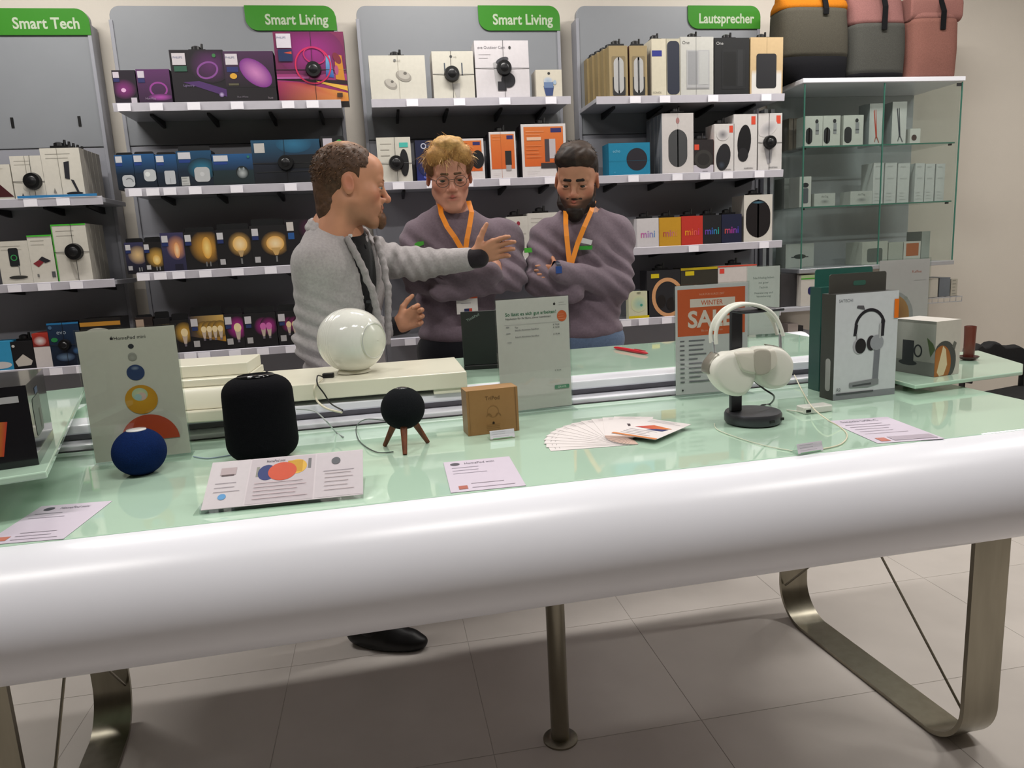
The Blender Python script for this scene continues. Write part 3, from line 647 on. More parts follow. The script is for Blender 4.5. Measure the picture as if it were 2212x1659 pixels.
def ora(k):
    def f(A):
        A.r(.06, .22, .94, .95, '#d9652a', '#dc7a3a')
        A.r(.66 if k else .7, .84, .90, .92, '#34306a')
        if k == 0: A.e(.82, .5, .16, .22, '#17161a')
        if k == 1: A.r(.58, .30, .82, .60, '#2a2828'); A.r(.6, .18, .80, .30, '#a8a4a4'); A.lines(.12, .5, .9, .84, 2, '#e8a478'); A.r(.43, 0, .44, 1, '#b5683c')
        if k == 2: A.r(.52, .30, .62, .72, '#4a4248'); A.r(.62, .36, .76, .72, '#c4bcc0'); A.r(.42, .18, .80, .28, '#3a3436'); A.r(.12, .70, .44, .76, '#eac4a8'); A.lines(.10, .52, .86, .80, 2, '#ebb08a'); A.lines(.1, .46, .60, .40, 4, '#e08a58')
        A.lines(.1, .4, .12, .08, 2, '#b8b0b0')
    return f
product('orange and white carton half behind the blond head', (968, 1046, 300, 387), Z['3b'], '#e2dcdc', ora(0), .11)
product('narrow orange carton between the two heads', (1058, 1115, 285, 386), Z['3b'], '#e2dcdc', ora(1), .11, side='#26222a', lock='w', wires=False)
product('wide orange carton above the bearded man', (1127, 1223, 268, 385), Z['3b'], '#e2dcdc', ora(2), .11, side='#3a3238', lock='w', wires=False)
def a(A): A.e(.55, .84, .04, .05, '#9a3040'); A.lines(.5, .9, .6, .4, 3, '#b8b2ac')
product('white carton with a small red mark between the two men in sweatshirts', (1096, 1142, 468, 566), Z['3c'], '#d8d4cc', a, .11, lock='w', wires=False)
def a(A): A.lines(.1, .5, .88, .8, 2, '#b8b2ac')
product('taller white carton just left of the bearded man', (1142, 1206, 460, 566), Z['3c'], '#d8d4cc', a, .11, lock='w', wires=False)
product('low dark carton glimpsed beside the extended hand', (1060, 1093, 500, 568), Z['3c'], '#2a282e', None, .11)

# ---- bay 4, top
def tan(A): A.rr(.14, .08, .88, .80, .03, '#8a7a5c'); A.rr(.18, .04, .86, .40, .02, '#2a2a2c'); A.rr(.24, .08, .78, .78, .12, '#b9b8b8'); A.r(.5, .14, .53, .72, '#8a8a8c')
product('tan carton with a windowed white can, first on the speaker shelf', (1316, 1356, 99, 203), Z['4a'], '#a8946c', tan, .055, side='#8f7d58', lock='w', wires=False, Y=YF, copies=4, dx=-.010, clabel='tan carton in the slanting row behind the first windowed can carton', cgroup='slanting row of tan cartons')
product('tan carton with a windowed white can, second on the speaker shelf', (1360, 1398, 99, 202), Z['4a'], '#a8946c', tan, .055, side='#5a2a18', lock='w', wires=False)
def a(A): A.r(.02, .70, .70, .80, '#2c348a'); A.t(.06, .06, .035, 'SONOS', '#8c8878', maxw=.6)
product('white carton spine with a blue label on the speaker shelf', (1408, 1439, 84, 200), Z['4a'], '#ddd5bf', a, .10, lock='w', wires=False)
def a(A): A.rr(.04, .04, .96, .96, .08, '#2c3140')
product('white carton showing a tall navy speaker', (1440, 1469, 84, 199), Z['4a'], '#c9c3ae', a, .10)
def a(A): A.t(.06, .88, .055, 'One', '#555'); A.r(.18, .12, .88, .78, '#b4b4b6'); A.r(.22, .2, .52, .76, '#9c9da0'); A.r(.56, .2, .84, .76, '#bcbdbc'); A.r(.2, .13, .86, .15, '#999'); A.r(.47, 0, .478, 1, '#8c8c8c')
product('pale grey carton lettered One with a white speaker picture', (1470, 1541, 80, 199), Z['4a'], '#cdccc6', a, .12, lock='w', wires=False)
def a(A): A.t(.06, .88, .055, 'One', '#c0c0c0'); A.r(.22, .12, .88, .80, '#232426'); A.r(.26, .18, .62, .76, '#1a1b1c'); A.r(.66, .16, .82, .8, '#2c2d2f')
product('black carton lettered One', (1543, 1618, 82, 197), Z['4a'], '#1d1e20', a, .12, lock='w', wires=False)
def a(A): A.r(.04, .02, .96, .36, '#dcd8d4', '#dcd8d4'); A.r(.04, .36, .96, .44, '#dcd8d4', '#cfb48c'); A.rr(.18, .12, .80, .72, .05, '#26262a'); A.r(.5, .72, .505, 1, '#8a7a60')
product('sand coloured carton with a dark oval speaker, last on the speaker shelf', (1621, 1691, 81, 195), Z['4a'], '#cdb187', a, .12, lock='w', wires=False)
# ---- bay 4, second
def a(A): A.e(.68, .5, .34, .34, '#26232c'); A.t(.1, .72, .09, 'echo', '#7fc0dc'); A.t(.12, .1, .07, 'x', '#5ab0d4'); A.r(0, .46, 1, .465, '#12708c')
product('bright blue carton lying low with a round black speaker picture', (1315, 1404, 309, 374), Z['4b'], '#1583a8', a, .10, side='#0f6c8c')
def a(A): A.rr(.20, .12, .80, .74, .18, '#4a4b4d'); A.e(.5, .88, .03, .05, '#b07a78'); A.r(.5, .74, .505, 1, '#aaa')
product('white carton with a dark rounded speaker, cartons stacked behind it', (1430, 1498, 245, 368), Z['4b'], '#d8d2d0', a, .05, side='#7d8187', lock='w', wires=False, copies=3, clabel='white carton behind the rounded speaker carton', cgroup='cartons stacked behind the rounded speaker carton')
def jbl(k):
    def f(A):
        A.r(.05 if k == 0 else .75, .82 if k else .70, .28 if k == 0 else .93, .96 if k else .86, '#e05038')
        if k == 0: A.r(0, 0, 1, .25, '#c8c2cc'); A.e(.5, .42, .30, .28, '#3a3836'); A.e(.5, .42, .2, .18, '#2c2a2a')
        if k == 1: A.e(.45, .32, .16, .28, '#26262a', rot=-10); A.e(.36, .16, .09, .09, '#3c4450', '#202024'); A.e(.42, .78, .14, .12, '#77757a', '#ddd8d8')
        if k == 2: A.e(.45, .52, .13, .30, '#131316', rot=-5); A.e(.4, .3, .1, .12, '#232326')
        if k == 3: A.e(.4, .74, .2, .12, '#a4a2a6', '#ddd8d8', rot=30); A.poly([(.25, .4), (.6, .4), (.55, .15), (.4, .12)], '#a09ea2')
        A.t(.45, .05, .03, 'HARMAN', '#555', maxw=.5)
    return f
product('black and orange carton with a round speaker, above the mini boxes', (1498, 1541, 302, 367), Z['4b'], '#2a2426', jbl(0), .10, side='#b04a2c', lock='w', wires=False)
product('white carton with a black upright flashlight speaker', (1543, 1586, 268, 366), Z['4b'], '#dedad8', jbl(1), .10, lock='w', wires=False)
product('white carton with a long black oval speaker', (1585, 1635, 247, 365), Z['4b'], '#dedad8', jbl(2), .10)
product('white carton with black security disc at the right end of the blue box shelf', (1638, 1689, 245, 363), Z['4b'], '#dedad8', jbl(3), .10, tagc=(.46, .5, .12), lock=False)
# ---- bay 4, mini boxes
mini = [((1376, 1423, 472, 530), '#d9d4d6', ['#c85a9a', '#b07ac0', '#6a9ac8'], 'white'), ((1424, 1471, 470, 528), '#cf9a28', ['#b8502a', '#c06a80', '#e09a40'], 'yellow'),
        ((1472, 1518, 467, 526), '#c8382c', ['#e8a020', '#e86a3c', '#d83a70'], 'red'), ((1518, 1558, 465, 524), '#222226', ['#7a3a9a', '#3a6ac8', '#2aa890'], 'black'), ((1559, 1602, 463, 521), '#20243f', ['#c8563a', '#b03a9a', '#3a4ab8'], 'navy blue')]
for k, (px, base, cols, nm) in enumerate(mini):
    product('%s carton lettered mini in a rainbow of colours' % nm, px, Z['4c'], base, (lambda cols: lambda A: A.t(.5, .36, .24, 'mini', align='c', sx=.95, cols=cols, bold=.012, maxw=.86))(cols), .10, side=base, lock='w' if k != 3 else True, wires=False, extra='lock', group='small boxes lettered mini')
def a(A): A.rr(.07, .10, .93, .90, .30, '#1d191b'); A.e(.5, .84, .16, .03, '#4a7a90', '#1d191b')
product('white carton with a large rounded black speaker, right end of the mini shelf', (1607, 1668, 421, 515), Z['4c'], '#ddd8cf', a, .13, side='#b5b0a8', lock='w', wires=False)
# ---- bay 4, lowest
def a(A): A.e(.5, .55, .30, .30, '#9fc6b8', '#d5d9ae'); A.e(.62, .5, .05, .05, '#4aa08a'); A.r(0, 0, 1, .12, '#e0c81c'); A.e(.5, .95, .08, .03, '#8a8a70')
product('cream hanging pack with a yellow base beside the jeans', (1358, 1402, 630, 689), Z['4d'], '#d8d8b8', a, .04)
def hp(k):
    def f(A):
        A.r(.12, .84, .36, .93, '#d9c21c')
        if k == 0: A.ring(.62, .42, .36, .42, .08, '#d8a070', rot=10); A.e(.42, .34, .10, .14, '#1c1716'); A.e(.72, .28, .11, .14, '#1c1716')
        else: A.r(0, .95, 1, 1, '#c0a81c'); A.ring(.4, .36, .24, .28, .05, '#c8b08a', a0=0, a1=180)
    return f
product('dark carton with rose gold headphones on the lowest shelf', (1398, 1470, 584, 686), Z['4d'], '#27262a', hp(0), .10, lock='w', wires=False)
product('dark carton with a yellow top edge behind the sale sign', (1471, 1550, 578, 684), Z['4d'], '#38352c', hp(1), .10)
def a(A): A.r(.04, .84, .16, .94, '#e0483c'); A.e(.96, .4, .2, .22, '#2a2a2c'); A.r(0, .97, 1, 1, '#d0503c')
product('white carton with a red logo and headphones, behind the sale sign', (1551, 1634, 573, 682), Z['4d'], '#d8d0cc', a, .10, lock='w', wires=False)
# ================================================================ glass cabinet, rucksacks, right-hand corner
CF = 3.52
M_CGL = thin_glass('cabinet_glass', '#f9fcfb', 1.4)
cx0 = atY(1733, 375, CF).x; cx1 = atY(2066, 375, CF).x; czt = atY(1900, 176, CF).z; czb = atY(1890, 572, CF).z
CW = cx1-cx0; CH = czt-czb; CD = WALLY-CF-.02
cab = empty('glass_cabinet', ((cx0+cx1)/2, CF, 0), 0, 'wall-hung glass display cabinet with greenish pane edges under the rucksacks', 'cabinet')
B().box(-CW/2-.012, -.012, czt-.004, CW/2+.012, CD, czt+.018).build('top_board', M_WHITEP, cab, bevel=.002)
B().box(-CW/2-.01, -.01, czb-.022, CW/2+.01, CD, czb).build('bottom_board', M_ALU, cab, bevel=.002)
B().box(-CW/2+.0, CD-.012, czb, CW/2-.0, CD, czt-.005).build('back_panel', mat('cabinet_back', '#b2b7ba', rough=.5, noise=.02), cab)
E_ = mat('green_pane_edge', '#3f6e60', rough=.2, noise=.05)
def pane(nm, a, b): return B().box(*a, *b).build(nm, M_CGL, cab)
pane('door_pane', (-CW/2+.004, -.006, czb+.003), (-.004, -.001, czt-.008)); pane('door_pane', (.0, -.001, czb+.003), (CW/2-.004, .004, czt-.008))
pane('side_pane', (-CW/2, .006, czb+.002), (-CW/2+.005, CD-.013, czt-.006)); pane('side_pane', (CW/2-.005, .006, czb+.002), (CW/2, CD-.013, czt-.006))
for x in (-CW/2-.001, -.004, CW/2-.002):
    B().box(x, -.0075, czb+.002, x+.0045, -.0005, czt-.008).build('pane_edge', E_, cab)
B().box(CW/2-.035, -.010, czt-.03, CW/2-.01, -.0065, czt-.014, '#222').build('hinge', M_BRK, cab)
zs1 = atY(1900, 312, CF+.03).z; zs2 = atY(1900, 440, CF+.03).z
for z in (zs1, zs2):
    s_ = B().box(-CW/2+.006, .02, z-.006, CW/2-.006, CD-.014, z).build('glass_shelf', M_CGL, cab)
    B().box(-CW/2+.006, .0165, z-.007, CW/2-.006, .0195, z).build('shelf_edge', E_, s_)
    for x in (-CW/2+.02, CW/2-.03):
        B().box(x, .022, z-.016, x+.012, .036, z-.007, '#333').build('shelf_clip', M_BRK, s_)
CY = CF+.05
def pkg(A): A.rr(.05, .08, .42, .62, .14, '#2b2c30'); A.e(.66, .82, .06, .07, '#2b2c30'); A.r(.6, .4, .78, .76, '#8f9194'); A.r(.6, .5, .78, .54, '#55575c')
for px, lb in (((1739, 1777, 251, 309), 'leftmost of three white cartons with a dark rounded gadget in the glass cabinet'), ((1778, 1815, 250, 307), 'middle of three white cartons with a dark rounded gadget in the glass cabinet'), ((1822, 1865, 249, 305), 'rightmost of three white cartons with a dark rounded gadget in the glass cabinet')):
    product(lb, px, zs1, '#c9cbc4', pkg, .08, Y=CY, group='white gadget cartons in the cabinet')
for k in range(3):
    product('brownish carton at the left end of the top cabinet shelf', (1704+11*k, 1713+11*k, 256, 318), zs1, '#8c8072', None, .12, Y=3.71, group='brownish cartons in the cabinet')
def a1(c, c2):
    def f(A): A.poly([(.30, .82), (.36, .86), (.60, .16), (.52, .16)], c); A.poly([(.44, .84), (.48, .86), (.62, .2), (.56, .18)], c); A.poly([(.5, .2), (.56, .2), (.46, .06), (.42, .08)], c2); A.poly([(.56, .2), (.62, .2), (.8, .06), (.76, .04)], c2)
    return f
product('tall white carton with red cable picture in the glass cabinet', (1878, 1906, 224, 304), zs1, '#c6c9c6', a1('#b8402c', '#a05a4c'), .09, Y=CY, side='#8e9698')
product('tall white carton with black cable picture in the glass cabinet', (1927, 1958, 220, 303), zs1, '#cbcdca', a1('#3a3d48', '#5a5d60'), .09, Y=CY, side='#969c9c')
product('grey carton beside the red cable carton in the glass cabinet', (1867, 1876, 226, 305), zs1, '#8e9698', None, .05, Y=CY+.10)
def a(A): A.e(.4, .4, .2, .2, '#4a3a38')
product('tiny white carton with a dark dot, right end of the top cabinet shelf', (1966, 1988, 278, 302), zs1, '#cfd0ca', a, .05, Y=CY)
# second shelf
for k in range(2):
    product(('grey carton spine at the left end of the lower cabinet shelf', 'pale carton spine second on the lower cabinet shelf')[k], (1694+16*k, 1708+16*k, 385, 446), zs2, ('#9a9c98', '#b4b6b0')[k], None, .10, Y=3.72)
def a(A): A.rr(.28, .12, .76, .62, .05, '#5c6066'); A.e(.5, .72, .12, .08, '#2c2e34')
product('white carton with a dark cup picture on the lower cabinet shelf', (1727, 1752, 382, 445), zs2, '#c9cbc6', a, .10, Y=CY)
for px, lb in (((1759, 1804, 418, 443), 'low white carton, left of the two on the lower cabinet shelf'), ((1837, 1884, 413, 440), 'low white carton, right of the two on the lower cabinet shelf')):
    def a(A): A.e(.5, .35, .5, .2, '#7c807e', '#b9bdb8'); A.t(.5, .68, .16, 'AirTag', '#888c88', 'c')
    product(lb, px, zs2, '#b9bdb8', a, .09, Y=CY)
tw = [(1886, 1908), (1911, 1936), (1939, 1964), (1976, 1996), (1998, 2018), (2021, 2040)]
for k, (a0, a1_) in enumerate(tw):
    def a(A): A.lines(.2, .8, .6, .9, 2, '#b0b4b2'); A.lines(.2, .7, .08, .25, 3, '#b8bcba')
    product('tall white slim carton in the row on the lower cabinet shelf', (a0, a1_, 352+k//2, 438-k//2), zs2, '#c4c8c6', a, .10, Y=CY, group='tall slim white cartons in the cabinet')
# bottom board
def a(A): A.e(.5, .46, .28, .10, '#3c4440'); A.r(.2, .42, .8, .46, '#3c4440')
product('white carton with a dark curved shape on the cabinet floor', (1697, 1758, 527, 576), czb, '#bfc4be', a, .10, Y=3.70)
def a(A): A.rr(.2, .1, .8, .7, .1, '#5c6460')
product('pale carton with a dark rounded shape on the cabinet floor', (1862, 1917, 522, 572), czb, '#b4b8ae', a, .14, Y=CY)
product('plain pale carton on the cabinet floor, left of the orange one', (1919, 1950, 524, 571), czb, '#a9aea4', None, .14, Y=CY)
def a(A): A.r(.14, .3, .88, .92, '#a8623c')
product('pale carton with an orange square on the cabinet floor', (1952, 1988, 522, 570), czb, '#c4c4bc', a, .12, Y=CY)
product('grey carton at the right end of the cabinet floor', (1990, 2008, 500, 570), czb, '#a3aaa4', None, .12, Y=CY+.08)
# ---- board below the cabinet
zlow = atY(1720, 664, 3.5).z
xa, xb = atY(1686, 664, 3.5).x, atY(1790, 664, 3.5).x
t = empty('wall_shelf', ((xa+xb)/2, 3.5, zlow), 0, 'short low wall shelf under the glass cabinet, beside the teal carton', 'shelf')
B().box(-(xb-xa)/2, 0, -.022, (xb-xa)/2, WALLY-3.5-.004, 0).build('board', M_SHELF, t, bevel=.002)
product('dark grey carton on the low shelf under the cabinet', (1686, 1722, 592, 645), zlow, '#3c3a3c', None, .12, Y=3.56)
def a(A): A.r(0, .86, 1, .90, '#4fae3a'); A.r(0, .90, 1, 1, '#b8cf9c'); A.rr(.34, .36, .95, .62, .1, '#26265a')
product('white carton with a green band on the low shelf under the cabinet', (1730, 1774, 594, 664), zlow, '#cdc8c0', a, .12, Y=3.52)
zfl = atY(1720, 728, 3.5).z
xa, xb = atY(1690, 728, 3.5).x, atY(1800, 728, 3.5).x
t = empty('wall_shelf', ((xa+xb)/2, 3.5, zfl), 0, 'lowest short shelf right of the glass counter corner', 'shelf')
B().box(-(xb-xa)/2, 0, -.03, (xb-xa)/2, WALLY-3.5-.004, 0).build('board', M_PANELD, t, bevel=.002)
product('small beige carton on the lowest short shelf', (1702, 1724, 700, 724), zfl, '#a59a94', None, .08, Y=3.52)
product('small black carton on the lowest short shelf', (1725, 1735, 704, 727), zfl, '#2c2a2c', None, .08, Y=3.53)
# ---- wire rack on the right
RY = 3.62
zr = atY(2030, 642, RY).z; xa, xb = atY(1975, 642, RY).x, atY(2078, 642, RY).x
t = empty('wire_rack', ((xa+xb)/2, RY, zr), 0, 'small wall rack of thin grey wire right of the glass cabinet', 'rack')
wb = B(); hw = (xb-xa)/2
for y in (0, .13, .27): wb.tube([(-hw, y, -.003), (hw, y, -.003)], .0028, n=6)
wb.tube([(-hw, 0, -.03), (hw, 0, -.03)], .0028, n=6)
for i in range(9):
    x = -hw+i*hw/4; wb.tube([(x, .272, -.003), (x, 0, -.003), (x, 0, -.03)], .0022, n=6)
wo = wb.build('wire_grid', M_ALU, t, smooth=True); wo['kind'] = 'stuff'
product('white slim carton standing on the wire rack', (2006, 2026, 602, 640), zr, '#c9c4b8', None, .10, Y=RY+.02)
product('slate grey carton standing on the wire rack', (2029, 2052, 600, 640), zr, '#71777e', None, .14, Y=RY+.02)
def a(A): A.lines(.2, .8, .1, .9, 5, '#8a8a80')
product('pale patterned carton at the right end of the wire rack', (2054, 2068, 603, 641), zr, '#b8b2a4', a, .12, Y=RY+.03)

# ---- rucksacks on the cabinet
M_BAG = mat('bag_fabric', attr=True, rough=.95, noise=.14, nscale=260, bump=.5, bscale=700, spec=.15)
def loft_bag(b, W, D, secs, col, n=40):
    """secs: (z, wscale, dscale)"""
    vs = []; 
    for z, ws, ds in secs:
        for i in range(n):
            t = 2*math.pi*i/n; c, s_ = math.cos(t), math.sin(t)
            x = W/2*ws*math.copysign(abs(c)**.45, c); y = D/2*ds*math.copysign(abs(s_)**.55, s_)
            vs.append((x+.003*math.sin(z*60+t*3), y+.004*math.sin(z*47+t*2), z))
    fs = [(k*n+i, k*n+(i+1) % n, (k+1)*n+(i+1) % n, (k+1)*n+i) for k in range(len(secs)-1) for i in range(n)]
    fs += [tuple(range(n))[::-1], tuple(range((len(secs)-1)*n, len(secs)*n))]
    b.add(vs, fs, lin(col))
ztp = czt+.0185
def rucksack(label, x0p, x1p, ytopp, base_c, base_yl, body_c, body_y, top_c, strap_w, flap=False, Yb=3.66):
    ym = 90; xa = atY(x0p, ym, Yb-.08).x; xb = atY(x1p, ym, Yb-.08).x; W = xb-xa; xc = (x0p+x1p)/2
    t = empty('rucksack', ((xa+xb)/2, Yb, ztp), 0, label, 'rucksack', 'rucksacks on the glass cabinet')
    H = lambda y: max(atY(xc, y, Yb-.09).z-ztp, .004)
    D = .20; zb = H(base_yl) if base_yl else .0; zm = H(body_y); zt = H(ytopp)
    if base_yl:
        b = B(); loft_bag(b, W, D, [(0.002, .90, .85), (.012, .97, .97), (zb*.6, 1.0, 1.0), (zb, 1.0, 1.0)], base_c); b.build('base', M_BAG, t, smooth='all')
    z0 = zb if base_yl else .002
    b = B(); loft_bag(b, W, D, [(z0, .96 if not base_yl else 1.0, .95 if not base_yl else 1.0), (z0+.02, 1.0, 1.02), ((z0+zm)/2, 1.0, 1.04), (zm-.02, .985, .98), (zm, .97, .95)], body_c); b.build('body', M_BAG, t, smooth='all')
    b = B(); loft_bag(b, W*.985, D*.9, [(zm-.001, 1.0, 1.03), (zm+.02, 1.0, .98), ((zm+zt)/2, .98, .85), (zt-.03, .97, .62), (zt, .95, .45)], top_c); b.build('upper', M_BAG, t, smooth='all')
    if flap:
        b = B(); n = 14
        prof = [(-.075+.0*i, 0) for i in range(1)]
        pr = rrect(-.085, zt-.10, .06, zt+.02, .035, 5)
        b.prism(pr, 'x', -W/2*.98, W/2*1.09, top_c); b.build('rolled_flap', M_BAG, t, smooth=True, bevel=.008)
    b = B(); sx = strap_w; pth = [(sx, -.0, zt+.03), (sx, -.075, zt+.015), (sx, -D/2-.004-.004, zt-.06 if flap else zt-.09), (sx, -D/2-.006, zm-.035 if not flap else zt-.15)]
    vs = []
    for p in pth:
        for dx_, dy in ((-.014, -.003), (.014, -.003), (.014, .003), (-.014, .003)): vs.append((p[0]+dx_, p[1]+dy, p[2]))
    fs = [(4*i+k, 4*i+(k+1) % 4, 4*i+4+(k+1) % 4, 4*i+4+k) for i in range(3) for k in range(4)]+[(3, 2, 1, 0), (12, 13, 14, 15)]
    b.add(vs, fs, lin('#141416')); b.build('strap', M_BAG, t, bevel=.001)
    return t
rucksack('grey rucksack with black base and orange top, leftmost on the glass cabinet', 1690, 1838, -22, '#141417', 122, '#48453d', 16, '#a86416', .03)
rucksack('grey and pink rucksack in the middle of the three on the glass cabinet', 1840, 1960, -26, '#131316', 158, '#464642', 50, '#825b58', .005)
rucksack('pink roll-top rucksack at the right end of the glass cabinet', 1964, 2072, -2, None, None, '#80584f', 40, '#8a605a', .025, flap=True)
# ---- black chair by the wall on the right
cc = atY(2140, 800, 3.15)
t = empty('black_chair', (cc.x-.02, 3.15, 0), math.radians(14), 'black padded chair by the wall beyond the right end of the table', 'chair')
ztop_c = atY(2140, 742, 3.15).z
M_PAD = mat('black_fabric', '#121214', rough=.8, noise=.2, nscale=60, bump=.5, bscale=90)
b = B(); vs = []; n = 15
for i in range(n):
    x = -.24+.48*i/(n-1); yy = .10-.35*(x*x)/(.06); 
    zt_ = ztop_c+.012*math.sin(i*1.7)-.05*max(0, x-.08)/.16
    for (dy, z) in ((-.03, .60), (-.03, zt_-.01), (0, zt_), (.03, zt_-.01), (.03, .60)): vs.append((x, yy*.25+dy, z))
fs = [(5*i+k, 5*i+5+k, 5*i+5+(k+1) % 5, 5*i+(k+1) % 5) for i in range(n-1) for k in range(5)] + [tuple(range(5)), tuple(range(5*n-5, 5*n))[::-1]]
b.add(vs, fs, (1, 1, 1)); b.build('backrest', M_PAD, t, smooth=True, bevel=.006)
B().prism(rrect(-.26, -.46, .26, .0, .07), 'z', .44, .53).build('seat', M_PAD, t, bevel=.02, smooth=True)
for sx in (-.23, .23):
    B().tube([(sx, -.42, .44), (sx*1.05, -.44, .0)], .014, '#222', n=10).build('leg', M_BRK, t, smooth=True)
    B().tube([(sx, -.03, .60), (sx, -.03, .44), (sx*1.05, .03, .0)], .014, '#222', n=10).build('leg', M_BRK, t, smooth=True)
# ================================================================ things on the table
def frame2(pl, pr, z):
    """base edge between two pixels on height z -> origin, yaw, width"""
    a = atZ(*pl, z); b = atZ(*pr, z); d = b-a; return a, b, math.atan2(d.y, d.x), d.length
def Hof(base_pt, px_x, px_y):
    return atY(px_x, px_y, base_pt.y).z
E1 = .0004
# --- black box on the left plate
a, b_, yaw, W = frame2((2, 1016), (85, 1004), ZP)
side = atZ(120, 945, ZP)
H = Hof(b_, 62, 832)-ZP
W = .26; D = (side-b_).length
t = empty('black_box', (b_.x, b_.y, ZP+E1), math.radians(16), 'glossy black box with rainbow print on the raised plate at the left', 'box')
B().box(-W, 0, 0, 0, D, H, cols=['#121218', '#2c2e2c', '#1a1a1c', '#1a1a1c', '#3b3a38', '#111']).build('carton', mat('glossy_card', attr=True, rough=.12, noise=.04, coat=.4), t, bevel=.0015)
A = Art(W, H, lambda u, v, k: (-W+u, -.0004-.0001*k, v))
A.poly([(.45, .22), (.72, .18), (.76, .60), (.50, .62)], '#fff', cols=['#2c7a4c', '#a8a82c', '#b8b83c', '#3a8a3c']); A.poly([(.72, .18), (.82, .16), (.87, .58), (.76, .60)], '#fff', cols=['#a8a82c', '#c8402a', '#c03a30', '#c8a83c']); A.r(.80, .80, .95, .88, '#b9b9bc'); A.r(.60, .80, .77, .88, '#a9a9ac'); A.r(.2, .24, .4, .58, '#2c7a6a')
A.done(t)
A = Art(D, H, lambda u, v, k: (.0004+.0001*k, u, v)); A.rr(.15, .30, .55, .78, .08, '#5c6a64'); A.r(.35, .8, .5, .88, '#24446a'); A.r(.4, .34, .46, .6, '#39423c'); A.done(t, 'side_print')
bb = B(); lump(bb, -W+.10, .05, H, .11, 3); bb.build('tag_lock', M_PLAS, t, smooth=True)
bb = B(); bb.cyl((-.09, .05, H), (-.09, .05, H+.022), .036, .030, '#101013', n=24); bb.build('security_tag', M_PLAS, t, smooth=True)

# --- acrylic sign holders
def sign(label, pl, pr, tl, z, draw, W=None, paper='#d9d7cf', name='sign_holder', th=.004, cat='sign', foot=True, clear=True, H=None):
    a, b_, yaw, w = frame2(pl, pr, z); W = W or w
    H = H or (Hof(a, *tl)-z)
    t = empty(name, ((a.x+b_.x)/2, (a.y+b_.y)/2, z+E1), yaw, label, cat)
    if foot: B().box(-W/2, -.035, 0, W/2, .035, .0025).build('foot', M_GLASS, t)
    z0 = .0028 if foot else 0
    pb = B(); pb.box(-W/2+.003, -.0002, z0+.004, W/2-.003, .0004, H-.003, paper); po = pb.build('paper', M_PRINT, t)
    A = Art(W-.006, H-.007-z0, lambda u, v, k: (-W/2+.003+u, -.0003-.00006*k, z0+.004+v)); draw(A); A.done(po)
    if clear:
        B().box(-W/2, -.0035, z0, W/2, -.0020, H).build('front_pane', M_GLASS, t)
        B().box(-W/2, .0012, z0, W/2, .0025, H).build('back_pane', M_GLASS, t)
    return t, W, H
def apple(A, u, v, r, col):
    k = A.H/A.W
    A.e(u-r*.30*k, v, r*.62, r*.85, col); A.e(u+r*.30*k, v, r*.62, r*.85, col); A.e(u+.1*r*k, v+r*1.2, r*.35, r*.16, col, rot=45)
def d(A):
    apple(A, .345, .932, .012, '#26262a'); A.t(.37, .92, .026, 'HomePod mini', '#2c2c30', maxw=.36)
    A.e(.53, .865, .020, .018, '#32343c'); A.e(.53, .79, .030, .028, '#a8a79f'); A.e(.53, .78, .030, .026, '#aeaca4', '#9b9990')
    A.e(.54, .665, .062, .060, '#2c426e'); A.e(.54, .698, .030, .016, '#8a98ac', '#3a5078')
    A.e(.56, .455, .114, .112, '#e0a422', '#d39618'); A.e(.55, .495, .055, .050, '#e6dfb0', '#b8d0b0'); A.e(.57, .48, .03, .03, '#e4c4b8'); A.e(.53, .475, .025, .025, '#b4d4d0')
    A.e(.60, .135, .205, .20, '#c8532f', a0=0, a1=180, n=40)
sign('acrylic sign printed with coloured balls growing from small to large', (205, 1008), (417, 984), (170, 714), TT, d, paper='#d6d2c6')
def d(A):
    apple(A, .80, .935, .012, '#303030'); A.lines(.86, .97, .925, .945, 2, '#a9a6a6')
    A.t(.12, .855, .030, 'So lässt es sich gut arbeiten!', '#2d7a55', bold=.01, maxw=.76); A.t(.12, .822, .018, 'Neuheiten für Ihr Büro, clever kombiniert', '#5c5a5c', maxw=.64)
    A.e(.90, .825, .046, .050, '#dc6a3c'); A.lines(.85, .95, .80, .84, 3, '#f0b090')
    A.r(.1, .775, .86, .777, '#a9a5a6')
    for v, n in ((.745, 1), (.72, 1), (.66, 1)): A.t(.24, v, .014, 'Satechi Aluminium Standfuss' if v < .73 else 'Typ', '#5c5a60', maxw=.36); A.t(.86, v, .014, '€ 79,99', '#4c4a50', 'r')
    A.lines(.12, .18, .70, .755, 2, '#8c8a90'); A.lines(.13, .19, .62, .64, 1, '#8c8a90'); A.t(.86, .33, .014, '€ 99,99', '#4c4a50', 'r')
    A.rr(.76, .165, .97, .20, .008, '#2f8a60'); A.t(.865, .173, .018, 'GRAVIS', '#d8e8dc', 'c', maxw=.17)
    A.r(.02, .10, .3, .102, '#c8c6c4')
sign('tall acrylic sign with green German heading and orange dot in front of the laptop', (1081, 898), (1238, 880), (1057, 648), TT, d, paper='#d8d4d0')
